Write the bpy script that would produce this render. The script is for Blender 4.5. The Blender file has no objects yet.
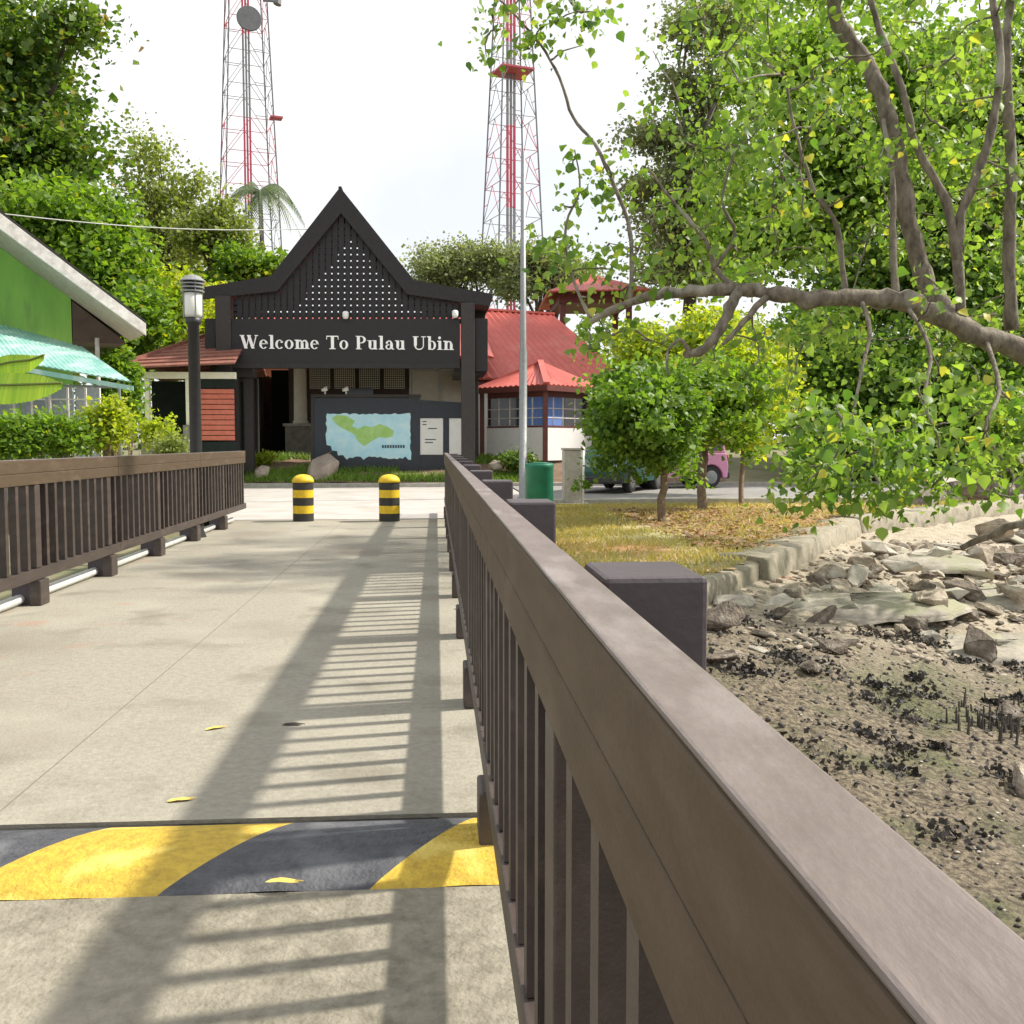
import bpy, bmesh, math, random
import numpy as np
from mathutils import Vector, Matrix
R = math.radians
random.seed(7); rng = np.random.default_rng(7)
sc = bpy.context.scene
col = sc.collection

# ------------------------------------------------------------------ camera
CH = 1.30; F = 1024.0; YAW = math.atan(76/1024); PIT = math.atan(69/1024)
fw = Vector((math.sin(YAW)*math.cos(PIT), math.cos(YAW)*math.cos(PIT), -math.sin(PIT)))
rt = Vector((math.cos(YAW), -math.sin(YAW), 0)); upv = rt.cross(fw)
cd = bpy.data.cameras.new('camera'); cam = bpy.data.objects.new('camera', cd); col.objects.link(cam)
cd.sensor_width = 36; cd.lens = 36; cd.clip_start = 0.02; cd.clip_end = 3000
cam.location = (0, 0, CH)
cam.rotation_euler = Matrix((rt, upv, -fw)).transposed().to_euler()
sc.camera = cam
def ray(px, py): return fw*F + rt*(px-512) - upv*(py-512)
def at(px, py, Y):
    r = ray(px, py); return Vector((0, 0, CH)) + r*(Y/r.y)
def atz(px, py, z):
    r = ray(px, py); return Vector((0, 0, CH)) + r*((z-CH)/r.z)

# ------------------------------------------------------------------ light
SUN = Vector((0.96, 0.17, 1.02)).normalized()
w = bpy.data.worlds.new('World'); sc.world = w; w.use_nodes = True
nt = w.node_tree; nt.nodes.clear()
out = nt.nodes.new('ShaderNodeOutputWorld'); bg = nt.nodes.new('ShaderNodeBackground')
sky = nt.nodes.new('ShaderNodeTexSky'); sky.sky_type = 'NISHITA'; sky.sun_disc = False
sky.sun_elevation = math.asin(SUN.z); sky.sun_rotation = math.atan2(SUN.x, SUN.y)
sky.air_density = 1.0; sky.dust_density = 2.0
tc = nt.nodes.new('ShaderNodeTexCoord')
nz = nt.nodes.new('ShaderNodeTexNoise'); nz.inputs['Scale'].default_value = 2.2; nz.inputs['Detail'].default_value = 6
nt.links.new(tc.outputs['Generated'], nz.inputs['Vector'])
cr = nt.nodes.new('ShaderNodeValToRGB'); cr.color_ramp.elements[0].position = .36; cr.color_ramp.elements[1].position = .56
cr.color_ramp.elements[0].color = (.70, .70, .70, 1); cr.color_ramp.elements[1].color = (1, 1, 1, 1)
nt.links.new(nz.outputs['Fac'], cr.inputs['Fac'])
mx = nt.nodes.new('ShaderNodeMix'); mx.data_type = 'RGBA'; mx.inputs['B'].default_value = (8.0, 8.05, 8.1, 1)
nt.links.new(cr.outputs['Color'], mx.inputs['Factor']); nt.links.new(sky.outputs['Color'], mx.inputs['A'])
nt.links.new(mx.outputs['Result'], bg.inputs['Color']); bg.inputs['Strength'].default_value = 0.10
nt.links.new(bg.outputs['Background'], out.inputs['Surface'])
sl = bpy.data.lights.new('sun', 'SUN'); sl.energy = 4.4; sl.angle = R(2.2); sl.color = (1, .93, .82)
so = bpy.data.objects.new('sun', sl); col.objects.link(so); so.rotation_euler = SUN.to_track_quat('Z', 'Y').to_euler()
so.location = (20, 5, 30)
sc.view_settings.view_transform = 'Standard'; sc.view_settings.look = 'None'
sc.view_settings.exposure = 0.54; sc.view_settings.gamma = 1

# ------------------------------------------------------------------ materials
def mat(name, c1, c2=None, scale=8, rough=.75, bump=0, bscale=None, stretch=(1, 1, 1), metal=0, detail=5,
        c3=None, s3=1.2, p3=(.55, .7), spec=.5, contrast=(.35, .65)):
    m = bpy.data.materials.new(name); m.use_nodes = True; n = m.node_tree; L = n.links
    b = n.nodes['Principled BSDF']; b.inputs['Roughness'].default_value = rough; b.inputs['Metallic'].default_value = metal
    b.inputs['Specular IOR Level'].default_value = spec
    t = n.nodes.new('ShaderNodeTexCoord'); mp = n.nodes.new('ShaderNodeMapping'); mp.inputs['Scale'].default_value = stretch
    L.new(t.outputs['Object'], mp.inputs['Vector'])
    if c2 is None: c2 = tuple(x*.78 for x in c1)
    a = n.nodes.new('ShaderNodeTexNoise'); a.inputs['Scale'].default_value = scale; a.inputs['Detail'].default_value = detail
    a.inputs['Roughness'].default_value = .65
    L.new(mp.outputs['Vector'], a.inputs['Vector'])
    r = n.nodes.new('ShaderNodeValToRGB'); r.color_ramp.elements[0].position = contrast[0]; r.color_ramp.elements[1].position = contrast[1]
    r.color_ramp.elements[0].color = (*c2, 1); r.color_ramp.elements[1].color = (*c1, 1)
    L.new(a.outputs['Fac'], r.inputs['Fac']); cout = r.outputs['Color']
    if c3 is not None:
        g = n.nodes.new('ShaderNodeTexNoise'); g.inputs['Scale'].default_value = s3; g.inputs['Detail'].default_value = 6
        L.new(mp.outputs['Vector'], g.inputs['Vector'])
        mr = n.nodes.new('ShaderNodeMapRange'); mr.inputs['From Min'].default_value = p3[0]; mr.inputs['From Max'].default_value = p3[1]
        L.new(g.outputs['Fac'], mr.inputs['Value'])
        k = n.nodes.new('ShaderNodeMix'); k.data_type = 'RGBA'; k.inputs['B'].default_value = (*c3, 1)
        L.new(mr.outputs['Result'], k.inputs['Factor']); L.new(cout, k.inputs['A']); cout = k.outputs['Result']
    L.new(cout, b.inputs['Base Color'])
    if bump:
        h = n.nodes.new('ShaderNodeTexNoise'); h.inputs['Scale'].default_value = bscale or scale*4; h.inputs['Detail'].default_value = 6
        L.new(mp.outputs['Vector'], h.inputs['Vector'])
        bp = n.nodes.new('ShaderNodeBump'); bp.inputs['Strength'].default_value = bump; bp.inputs['Distance'].default_value = .02
        L.new(h.outputs['Fac'], bp.inputs['Height']); L.new(bp.outputs['Normal'], b.inputs['Normal'])
    m['_c'] = 0
    return m
def leafmat(name, c1, c2, trans=.4, c3=None, rough=.5):
    m = bpy.data.materials.new(name); m.use_nodes = True; n = m.node_tree; L = n.links
    b = n.nodes['Principled BSDF']; b.inputs['Roughness'].default_value = rough
    g = n.nodes.new('ShaderNodeNewGeometry')
    r = n.nodes.new('ShaderNodeValToRGB'); r.color_ramp.elements[0].color = (*c2, 1); r.color_ramp.elements[1].color = (*c1, 1)
    if c3:
        e = r.color_ramp.elements.new(.955); e.color = (*c1, 1); r.color_ramp.elements[2].color = (*c3, 1)
    L.new(g.outputs['Random Per Island'], r.inputs['Fac']); L.new(r.outputs['Color'], b.inputs['Base Color'])
    t = n.nodes.new('ShaderNodeBsdfTranslucent')
    k = n.nodes.new('ShaderNodeMix'); k.data_type = 'RGBA'; k.blend_type = 'MULTIPLY'; k.inputs['Factor'].default_value = 1
    k.inputs['B'].default_value = (1.0, 1.0, .45, 1)
    hs = n.nodes.new('ShaderNodeHueSaturation'); hs.inputs['Value'].default_value = 1.7; hs.inputs['Saturation'].default_value = 1.05
    L.new(r.outputs['Color'], hs.inputs['Color']); L.new(hs.outputs['Color'], k.inputs['A']); L.new(k.outputs['Result'], t.inputs['Color'])
    ms = n.nodes.new('ShaderNodeMixShader'); ms.inputs['Fac'].default_value = trans
    L.new(b.outputs['BSDF'], ms.inputs[1]); L.new(t.outputs['BSDF'], ms.inputs[2])
    L.new(ms.outputs['Shader'], n.nodes['Material Output'].inputs['Surface'])
    return m

M = {}
M['concrete'] = mat('deck_concrete', (.33, .308, .25), (.255, .236, .188), 26, .85, .35, 60, c3=(.37, .348, .28), s3=.8, p3=(.5, .75), detail=9)
M['concrete_near'] = mat('deck_concrete_rough', (.30, .275, .215), (.17, .155, .115), 14, .85, .6, 55, c3=(.37, .34, .27), s3=1.1, p3=(.5, .75), detail=9)
M['plaza'] = mat('plaza_concrete', (.50, .47, .44), (.40, .375, .35), 1.5, .85, .2, 30)
M['asphalt'] = mat('road_surface', (.30, .29, .28), (.22, .21, .20), 3, .9, .3, 60)
M['kerb'] = mat('kerb_concrete', (.45, .43, .39), (.33, .31, .27), 6, .85, .3)
M['joint'] = mat('joint_filler', (.035, .03, .025), (.02, .02, .02), 30)
M['paint_y'] = mat('yellow_road_paint', (.62, .43, .045), (.42, .28, .03), 26, .7, .5, 70, c3=(.72, .56, .13), s3=5, detail=8)
M['paint_g'] = mat('blue_grey_road_paint', (.082, .086, .098), (.048, .050, .058), 22, .65, .5, 70, c3=(.14, .145, .155), s3=4, detail=8)
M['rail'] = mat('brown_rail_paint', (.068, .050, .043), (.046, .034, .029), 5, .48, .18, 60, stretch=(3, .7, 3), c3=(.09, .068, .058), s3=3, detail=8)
M['rail_top'] = mat('shade_toned_rail_paint', (.100, .070, .044), (.078, .053, .032), 7, .62, .12, 70, stretch=(3, .8, 3), c3=(.125, .092, .062), s3=3, detail=7, spec=.3)  # brown rail paint, darkened to put side-face shade into the colour
M['sunlit_strip'] = mat('sunlit_tint_rail_top', (.195, .160, .148), (.145, .116, .105), 8, .4, .15, 60, stretch=(3, .8, 3), c3=(.26, .225, .215), s3=4, detail=9)  # same rail painted paler, sunlight on its top put into the colour
M['post'] = mat('purple_brown_post_paint', (.078, .062, .070), (.060, .048, .054), 7, .55, .1, 60)
M['black_bol'] = mat('bollard_black', (.035, .033, .03), (.025, .023, .02), 20, .6)
M['yellow_bol'] = mat('bollard_yellow', (.80, .55, .02), (.66, .43, .02), 14, .55)
M['pipe'] = mat('white_pipe', (.75, .75, .74), (.6, .6, .58), 10, .4)
M['gate'] = mat('gate_dark_timber', (.018, .015, .017), (.011, .009, .010), 6, .55, .2, 40, stretch=(1, 1, 4))
M['gate_roof'] = mat('gate_roof_shingle', (.028, .025, .026), (.017, .015, .016), 10, .7, .3, 30)
M['gate_post'] = mat('gate_post_timber', (.048, .040, .038), (.030, .025, .023), 8, .6, .3, 30, stretch=(4, 4, 1))
M['white'] = mat('white_paint', (.86, .86, .84), (.80, .80, .78), 5, .6)
M['letter'] = mat('white_lettering', (.95, .95, .94), (.93, .93, .92), 5, .4)
M['cream'] = mat('cream_paint', (.84, .80, .68), (.74, .70, .58), 4, .7)
M['board'] = mat('navy_board', (.030, .038, .055), (.022, .028, .042), 5, .5)
M['sea'] = mat('map_blue', (.42, .80, .97), (.66, .90, .98), 3, .4)
M['isle'] = mat('map_green', (.34, .62, .14), (.46, .72, .26), 5, .4)
M['ink'] = mat('dark_print', (.06, .10, .12), None, 9, .5)
M['roof_red'] = mat('red_metal_roof', (.56, .125, .10), (.48, .10, .08), 2.5, .5, .1, c3=(.58, .18, .15), s3=.7)
M['roof_tile'] = mat('brown_tile_roof', (.30, .12, .085), (.19, .075, .055), 6, .8, .3)
M['shutter'] = mat('red_shutter', (.62, .18, .12), (.5, .13, .09), 5, .6)
M['timber_red'] = mat('red_brown_timber', (.16, .045, .035), (.11, .03, .025), 6, .55)
M['brown_wall'] = mat('brown_wall', (.11, .075, .06), (.08, .055, .045), 4, .8)
M['stone'] = mat('grey_stone_wall', (.30, .28, .24), (.18, .17, .145), 5, .9, .6, 12)
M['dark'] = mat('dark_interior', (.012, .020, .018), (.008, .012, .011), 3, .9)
M['green_wall'] = mat('green_painted_wall', (.27, .52, .10), (.20, .42, .08), 1.1, .8, .15, 20, stretch=(2.2, 2.2, .5), c3=(.20, .36, .10), s3=2.4, detail=8)
M['fascia'] = mat('white_weathered_fascia', (.78, .74, .71), (.52, .48, .45), 6, .7, .1)
M['soffit'] = mat('soffit_boards', (.50, .43, .36), (.40, .34, .28), 5, .8)
M['teal'] = mat('teal_corrugated_sheet', (.30, .56, .49), (.20, .44, .39), 1.4, .5, 0, c3=(.48, .66, .62), s3=1.6, p3=(.45, .65), stretch=(2.5, .6, 1))
M['mesh'] = mat('grey_panel', (.38, .42, .46), (.27, .30, .34), 3, .7)
M['steel'] = mat('galvanised_steel', (.30, .315, .32), (.24, .25, .255), 12, .55, metal=.4)
M['black_metal'] = mat('black_metal', (.03, .03, .032), (.02, .02, .022), 9, .5)
M['glass_lamp'] = mat('frosted_lantern', (.78, .78, .74), (.7, .7, .66), 4, .35)
M['bin'] = mat('green_bin_plastic', (.010, .20, .115), (.008, .15, .09), 5, .5)
M['pink'] = mat('pink_car_paint', (.58, .25, .42), (.52, .22, .37), 2, .35)
M['cargreen'] = mat('green_car_paint', (.02, .09, .075), (.015, .07, .06), 2, .3)
M['tyre'] = mat('tyre_rubber', (.03, .03, .03), (.02, .02, .02), 12, .8)
M['rim'] = mat('wheel_rim', (.25, .26, .27), (.18, .19, .2), 9, .4, metal=.6)
M['window'] = mat('dark_window_glass', (.04, .05, .055), (.03, .035, .04), 2, .12)
M['curtain'] = mat('blue_curtain', (.16, .28, .62), (.10, .19, .50), 2.2, .8, stretch=(8, 8, .4))
M['lens_red'] = mat('red_lens', (.5, .02, .02), None, 5, .3)
M['lens'] = mat('clear_lens', (.7, .7, .68), None, 5, .25)
M['bark'] = mat('grey_brown_bark', (.25, .215, .165), (.085, .068, .05), 11, .9, 1, 22, stretch=(1, 1, .45), detail=9, c3=(.36, .34, .28), s3=3)
M['bark_far'] = mat('dark_bark', (.11, .09, .07), (.06, .05, .04), 5, .9)
M['bark_small'] = mat('tan_bark', (.25, .18, .12), (.15, .10, .07), 12, .9, .6, 30)
M['rock'] = mat('grey_shore_rock', (.46, .395, .31), (.22, .18, .135), 6, .9, 1, 14, c3=(.56, .52, .45), s3=2, detail=9)
M['rock_dark'] = mat('dark_wet_rock', (.20, .16, .12), (.07, .055, .04), 7, .8, 1, 16, c3=(.27, .245, .20), s3=3, detail=9)
M['mussel'] = mat('dark_mussel_shell', (.07, .06, .05), (.03, .026, .022), 9, .7)
M['slab'] = mat('worn_shore_slab', (.40, .365, .30), (.235, .215, .175), 7, .9, 1, 16, c3=(.29, .285, .19), s3=3.2, p3=(.5, .62), detail=10)
M['rock_pale'] = mat('pale_flat_rock', (.52, .475, .405), (.36, .33, .27), 3, .9, .9, 9, c3=(.36, .36, .26), s3=1.2, detail=9)
M['boulder'] = mat('pinkish_boulder', (.44, .37, .31), (.26, .21, .18), 2.2, .9, .6, 9)
M['wallc'] = mat('old_sea_wall', (.40, .36, .28), (.22, .195, .14), 3, .9, .9, 14, c3=(.16, .15, .11), s3=3, p3=(.55, .7), detail=9)
M['soil'] = mat('brown_soil', (.24, .15, .10), (.14, .09, .06), 3, .95, .5, 12)
M['ground'] = mat('ground_earth', (.24, .21, .13), (.12, .13, .06), .7, .95, .4, 6)
M['lawn'] = mat('dry_lawn', (.48, .40, .22), (.30, .28, .11), 1.1, .95, .6, 30, c3=(.48, .27, .12), s3=.45, p3=(.46, .6), detail=9)
M['grass'] = leafmat('grass_blades', (.36, .35, .11), (.50, .40, .20), .3)
M['water'] = mat('sea_water', (.10, .13, .11), (.08, .10, .09), 1, .08, .4, 3)
M['wire'] = mat('pale_cable', (.6, .6, .58), None, 4, .6)
M['twr_grey'] = mat('tower_grey_steel', (.17, .175, .185), (.13, .135, .14), 3, .6)
M['twr_red'] = mat('tower_red_steel', (.55, .10, .13), (.45, .07, .10), 3, .6)
M['yleaf'] = mat('yellow_fallen_leaf', (.78, .60, .14), (.66, .46, .10), 30, .6)
M['dleaf'] = mat('dark_dry_twig', (.07, .05, .04), None, 30, .8)
M['litter'] = leafmat('dry_litter', (.38, .20, .10), (.30, .22, .13), .1)
M['litter_red'] = leafmat('reddish_litter', (.34, .12, .07), (.18, .08, .05), .1)
# foliage
M['lf_near'] = leafmat('sea_hibiscus_leaf', (.27, .39, .085), (.075, .16, .03), .47, (.50, .46, .08))
M['lf_dense'] = leafmat('dark_glossy_leaf', (.17, .26, .045), (.035, .085, .015), .42, (.30, .17, .04))
M['lf_bright'] = leafmat('bright_leaf', (.22, .34, .045), (.09, .18, .025), .48, (.38, .36, .04))
M['lf_yel'] = leafmat('yellow_green_leaf', (.42, .46, .06), (.20, .29, .03), .55, (.55, .50, .08))
M['lf_olive'] = leafmat('olive_leaf', (.27, .32, .09), (.12, .16, .045), .45)
M['lf_grey'] = leafmat('grey_green_leaf', (.26, .30, .17), (.13, .16, .09), .45)
M['lf_round'] = leafmat('small_tree_leaf', (.20, .33, .055), (.065, .135, .02), .45)
M['lf_palm'] = leafmat('palm_leaf', (.12, .17, .07), (.06, .09, .04), .3)
M['banana'] = leafmat('banana_leaf', (.34, .48, .05), (.20, .36, .035), .45)

def stain(m, col_, lo, hi, s_, xlim):
    n = m.node_tree; L = n.links; b = n.nodes['Principled BSDF']; src = b.inputs['Base Color'].links[0].from_socket
    t = n.nodes.new('ShaderNodeTexCoord'); a = n.nodes.new('ShaderNodeTexNoise'); a.inputs['Scale'].default_value = s_; a.inputs['Detail'].default_value = 7; L.new(t.outputs['Object'], a.inputs['Vector'])
    r = n.nodes.new('ShaderNodeMapRange'); r.inputs['From Min'].default_value = lo; r.inputs['From Max'].default_value = hi; L.new(a.outputs['Fac'], r.inputs['Value'])
    x = n.nodes.new('ShaderNodeSeparateXYZ'); L.new(t.outputs['Object'], x.inputs[0]); q = n.nodes.new('ShaderNodeMapRange'); q.inputs['From Min'].default_value = xlim[0]; q.inputs['From Max'].default_value = xlim[1]; L.new(x.outputs['X'], q.inputs['Value'])
    mu = n.nodes.new('ShaderNodeMath'); mu.operation = 'MULTIPLY'; L.new(r.outputs[0], mu.inputs[0]); L.new(q.outputs[0], mu.inputs[1])
    k = n.nodes.new('ShaderNodeMix'); k.data_type = 'RGBA'; k.inputs['B'].default_value = (*col_, 1); L.new(mu.outputs[0], k.inputs['Factor']); L.new(src, k.inputs['A']); L.new(k.outputs['Result'], b.inputs['Base Color'])
stain(M['concrete'], (.36, .20, .14), .60, .80, 2.3, (-1.6, -2.4))
stain(M['concrete'], (.15, .135, .10), .56, .80, 1.7, (9, 5))
stain(M['concrete'], (.21, .185, .145), .52, .72, .55, (9, 5))
stain(M['concrete_near'], (.14, .125, .09), .54, .78, 2.1, (9, 5))
stain(M['plaza'], (.36, .33, .29), .52, .75, .9, (90, 50))

# beach: sand above, olive mud with algae nearer
def beach_mat():
    m = bpy.data.materials.new('shore_mud'); m.use_nodes = True; n = m.node_tree; L = n.links; b = n.nodes['Principled BSDF']
    b.inputs['Roughness'].default_value = .8
    t = n.nodes.new('ShaderNodeTexCoord')
    def noise(s, d=8):
        a = n.nodes.new('ShaderNodeTexNoise'); a.inputs['Scale'].default_value = s; a.inputs['Detail'].default_value = d; a.inputs['Roughness'].default_value = .65
        L.new(t.outputs['Object'], a.inputs['Vector']); return a.outputs['Fac']
    def ramp(f, p0, c0, p1, c1):
        r = n.nodes.new('ShaderNodeValToRGB'); e = r.color_ramp.elements
        e[0].position = p0; e[0].color = (*c0, 1); e[1].position = p1; e[1].color = (*c1, 1); L.new(f, r.inputs['Fac']); return r.outputs['Color']
    def mix(f, a, c):
        k = n.nodes.new('ShaderNodeMix'); k.data_type = 'RGBA'; L.new(f, k.inputs['Factor']); L.new(a, k.inputs['A']); L.new(c, k.inputs['B']); return k.outputs['Result']
    sand = ramp(noise(6), .35, (.42, .355, .26), .65, (.60, .52, .405))
    mud = ramp(noise(26, 12), .40, (.075, .055, .034), .60, (.31, .255, .17))
    alg = ramp(noise(24, 12), .4, (.06, .065, .028), .62, (.21, .21, .09))
    mud2 = mix(ramp(noise(1.1), .5, (0, 0, 0), .62, (1, 1, 1)), mud, alg)
    sx = n.nodes.new('ShaderNodeSeparateXYZ'); L.new(t.outputs['Object'], sx.inputs[0])
    ad = n.nodes.new('ShaderNodeMath'); ad.operation = 'MULTIPLY_ADD'; ad.inputs[1].default_value = 4.0
    L.new(noise(.6), ad.inputs[0]); L.new(sx.outputs['Y'], ad.inputs[2])
    mr = n.nodes.new('ShaderNodeMapRange'); mr.inputs['From Min'].default_value = 9.4; mr.inputs['From Max'].default_value = 12.2
    L.new(ad.outputs[0], mr.inputs['Value'])
    L.new(mix(mr.outputs['Result'], mud2, sand), b.inputs['Base Color'])
    bp = n.nodes.new('ShaderNodeBump'); bp.inputs['Strength'].default_value = 1; bp.inputs['Distance'].default_value = .07
    L.new(noise(22, 10), bp.inputs['Height']); L.new(bp.outputs['Normal'], b.inputs['Normal'])
    return m
M['beach'] = beach_mat()

# ------------------------------------------------------------------ object helpers
def tag(o, label=None, cat=None, group=None, kind=None):
    if label: o['label'] = label
    if cat: o['category'] = cat
    if group: o['group'] = group
    if kind: o['kind'] = kind
    return o
def thing(name, label, cat, loc=(0, 0, 0), rz=0, group=None):
    o = bpy.data.objects.new(name, None); col.objects.link(o); o.location = loc; o.rotation_euler = (0, 0, rz)
    o.empty_display_size = .2
    return tag(o, label, cat, group)
def copy_tree(o, parent=None):
    c = o.copy(); col.objects.link(c); c.parent = parent
    for ch in [x for x in list(col.objects) if x.parent == o]: copy_tree(ch, c)
    return c
class MB:
    """collects simple shapes; build() links them as one mesh object"""
    def __init__(s): s.v = []; s.f = []; s.smooth = False
    def add(s, vs, fs):
        n = len(s.v); s.v += [tuple(v) for v in vs]; s.f += [tuple(i+n for i in f) for f in fs]; return s
    def box(s, x0, y0, z0, x1, y1, z1, mtx=None):
        vs = [(x0, y0, z0), (x1, y0, z0), (x1, y1, z0), (x0, y1, z0), (x0, y0, z1), (x1, y0, z1), (x1, y1, z1), (x0, y1, z1)]
        if mtx: vs = [mtx @ Vector(v) for v in vs]
        return s.add(vs, [(0, 3, 2, 1), (4, 5, 6, 7), (0, 1, 5, 4), (1, 2, 6, 5), (2, 3, 7, 6), (3, 0, 4, 7)])
    def bar(s, a, b, w, h=None, up=Vector((0, 0, 1))):
        a = Vector(a); b = Vector(b); h = h or w; d = (b-a).normalized()
        if abs(d.dot(up)) > .98: up = Vector((0, 1, 0))
        x = d.cross(up).normalized(); z = x.cross(d)
        vs = []
        for p in (a, b):
            for i, j in ((-1, -1), (1, -1), (1, 1), (-1, 1)): vs.append(p + x*(i*w/2) + z*(j*h/2))
        return s.add(vs, [(0, 3, 2, 1), (4, 5, 6, 7), (0, 1, 5, 4), (1, 2, 6, 5), (2, 3, 7, 6), (3, 0, 4, 7)])
    def tube(s, pts, rads, n=8, cap=True):
        pts = [Vector(p) for p in pts]
        if not hasattr(rads, '__len__'): rads = [rads]*len(pts)
        vs = []; fs = []; prev = None
        for i, p in enumerate(pts):
            d = (pts[min(i+1, len(pts)-1)] - pts[max(i-1, 0)]).normalized()
            if prev is None:
                u = d.orthogonal().normalized()
            else:
                u = (prev - d*prev.dot(d)).normalized()
            prev = u; v = d.cross(u)
            for k in range(n):
                a = 2*math.pi*k/n; vs.append(p + (u*math.cos(a)+v*math.sin(a))*rads[i])
        for i in range(len(pts)-1):
            for k in range(n):
                k2 = (k+1) % n; fs.append((i*n+k, i*n+k2, (i+1)*n+k2, (i+1)*n+k))
        if cap: fs.append(tuple(range(n-1, -1, -1))); fs.append(tuple((len(pts)-1)*n+k for k in range(n)))
        return s.add(vs, fs)
    def lathe(s, prof, c=(0, 0, 0), n=24):
        c = Vector(c); vs = []; fs = []
        for r, z in prof:
            for k in range(n):
                a = 2*math.pi*k/n; vs.append(c + Vector((r*math.cos(a), r*math.sin(a), z)))
        for i in range(len(prof)-1):
            for k in range(n):
                k2 = (k+1) % n; fs.append((i*n+k, i*n+k2, (i+1)*n+k2, (i+1)*n+k))
        fs.append(tuple(range(n-1, -1, -1))); fs.append(tuple((len(prof)-1)*n+k for k in range(n)))
        return s.add(vs, fs)
    def prism(s, poly, d):
        """poly: list of Vectors, extruded by vector d"""
        n = len(poly); d = Vector(d); vs = [Vector(p) for p in poly] + [Vector(p)+d for p in poly]
        fs = [tuple(range(n)), tuple(range(2*n-1, n-1, -1))] + [(i, n+i, n+(i+1) % n, (i+1) % n) for i in range(n)]
        return s.add(vs, fs)
    def build(s, name, m, parent=None, smooth=False, bevel=0):
        me = bpy.data.meshes.new(name); me.from_pydata(s.v, [], s.f)
        bm = bmesh.new(); bm.from_mesh(me); bmesh.ops.recalc_face_normals(bm, faces=bm.faces)
        if smooth:
            for f in bm.faces: f.smooth = len(f.verts) <= 4
        bm.to_mesh(me); bm.free()
        me.materials.append(m); o = bpy.data.objects.new(name, me); col.objects.link(o); o.parent = parent
        if bevel:
            b = o.modifiers.new('bevel', 'BEVEL'); b.width = bevel; b.segments = 2; b.limit_method = 'ANGLE'
        return o
def grid(name, xs, ys, zf, m, mask=None, smooth=True):
    X, Y = np.meshgrid(xs, ys); Z = zf(X, Y); nx = len(xs); ny = len(ys)
    v = np.stack([X, Y, Z], -1).reshape(-1, 3)
    I = np.arange(nx*ny).reshape(ny, nx)
    q = np.stack([I[:-1, :-1], I[:-1, 1:], I[1:, 1:], I[1:, :-1]], -1).reshape(-1, 4)
    if mask is not None:
        c = v[q].mean(1); q = q[mask(c[:, 0], c[:, 1])]
    o = rawmesh(name, v, q, m); 
    if smooth: o.data.polygons.foreach_set('use_smooth', np.ones(len(q), bool))
    return o
def rawmesh(name, v, q, m, parent=None):
    me = bpy.data.meshes.new(name); k = q.shape[1]
    me.vertices.add(len(v)); me.vertices.foreach_set('co', v.astype(np.float32).ravel())
    me.loops.add(q.size); me.loops.foreach_set('vertex_index', q.astype(np.int32).ravel())
    me.polygons.add(len(q)); me.polygons.foreach_set('loop_start', np.arange(0, q.size, k, dtype=np.int32))
    me.update(calc_edges=True); me.materials.append(m)
    o = bpy.data.objects.new(name, me); col.objects.link(o); o.parent = parent
    return o
def nrm(a): return a/np.maximum(np.linalg.norm(a, axis=1, keepdims=True), 1e-6)
def leaves(name, P, size, m, parent=None, upb=.6, droop=.3, aspect=.5, heart=False, jitter=.35):
    N = len(P); n = nrm(rng.normal(size=(N, 3)) + np.array([0, 0, upb])*1.6)
    t = rng.normal(size=(N, 3)); t[:, 2] -= droop*1.5
    t = nrm(t - n*(t*n).sum(1, keepdims=True)); b = np.cross(n, t)
    s = (size*(1+jitter*rng.normal(size=N)).clip(.45, 1.8))[:, None]
    if heart:
        prof = [(0, 0, 0), (.42, .12, .10), (.50, .42, .12), (.0, 1.0, -.12), (-.50, .42, .12), (-.42, .12, .10), (0, .5, 0)]
        vs = np.stack([P + (b*x*aspect*2 + t*y + n*z)*s for x, y, z in prof], 1)
        base = (np.arange(N)*7)[:, None]
        tri = np.concatenate([base+np.array([[0, 1, 6]]), base+np.array([[1, 2, 6]]), base+np.array([[2, 3, 6]]),
                              base+np.array([[3, 4, 6]]), base+np.array([[4, 5, 6]]), base+np.array([[5, 0, 6]])])
    else:
        prof = [(0, 0, 0), (.5, .45, .10), (0, 1, -.08), (-.5, .45, .10)]
        vs = np.stack([P + (b*x*aspect*2 + t*y + n*z)*s for x, y, z in prof], 1)
        base = (np.arange(N)*4)[:, None]
        tri = np.concatenate([base+np.array([[0, 1, 2]]), base+np.array([[0, 2, 3]])])
    return rawmesh(name, vs.reshape(-1, 3), tri, m, parent)
def clumps(c, r, n, per, spread, shell=.55, flat=.55):
    """n leaf clumps spread through an ellipsoid, leaves gathered round each"""
    d = nrm(rng.normal(size=(n, 3))); rad = (shell + (1-shell)*rng.random((n, 1)))**1.0
    rad *= rng.random((n, 1))**.22
    ph = rng.random(6)*6.28; lump = 1+.22*np.sin(d[:, :1]*4.3+ph[0]+d[:, 2:]*3)+.18*np.sin(d[:, 1:2]*6+ph[1]+d[:, :1]*4)+.12*rng.normal(size=(n, 1))
    C = np.array(c) + d*rad*lump.clip(.5, 1.5)*np.array(r)
    P = np.repeat(C, per, 0) + rng.normal(size=(n*per, 3))*spread*np.repeat(.55+.8*rng.random((n, 1)), per, 0)*np.array([1, 1, flat])
    return C, P
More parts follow.
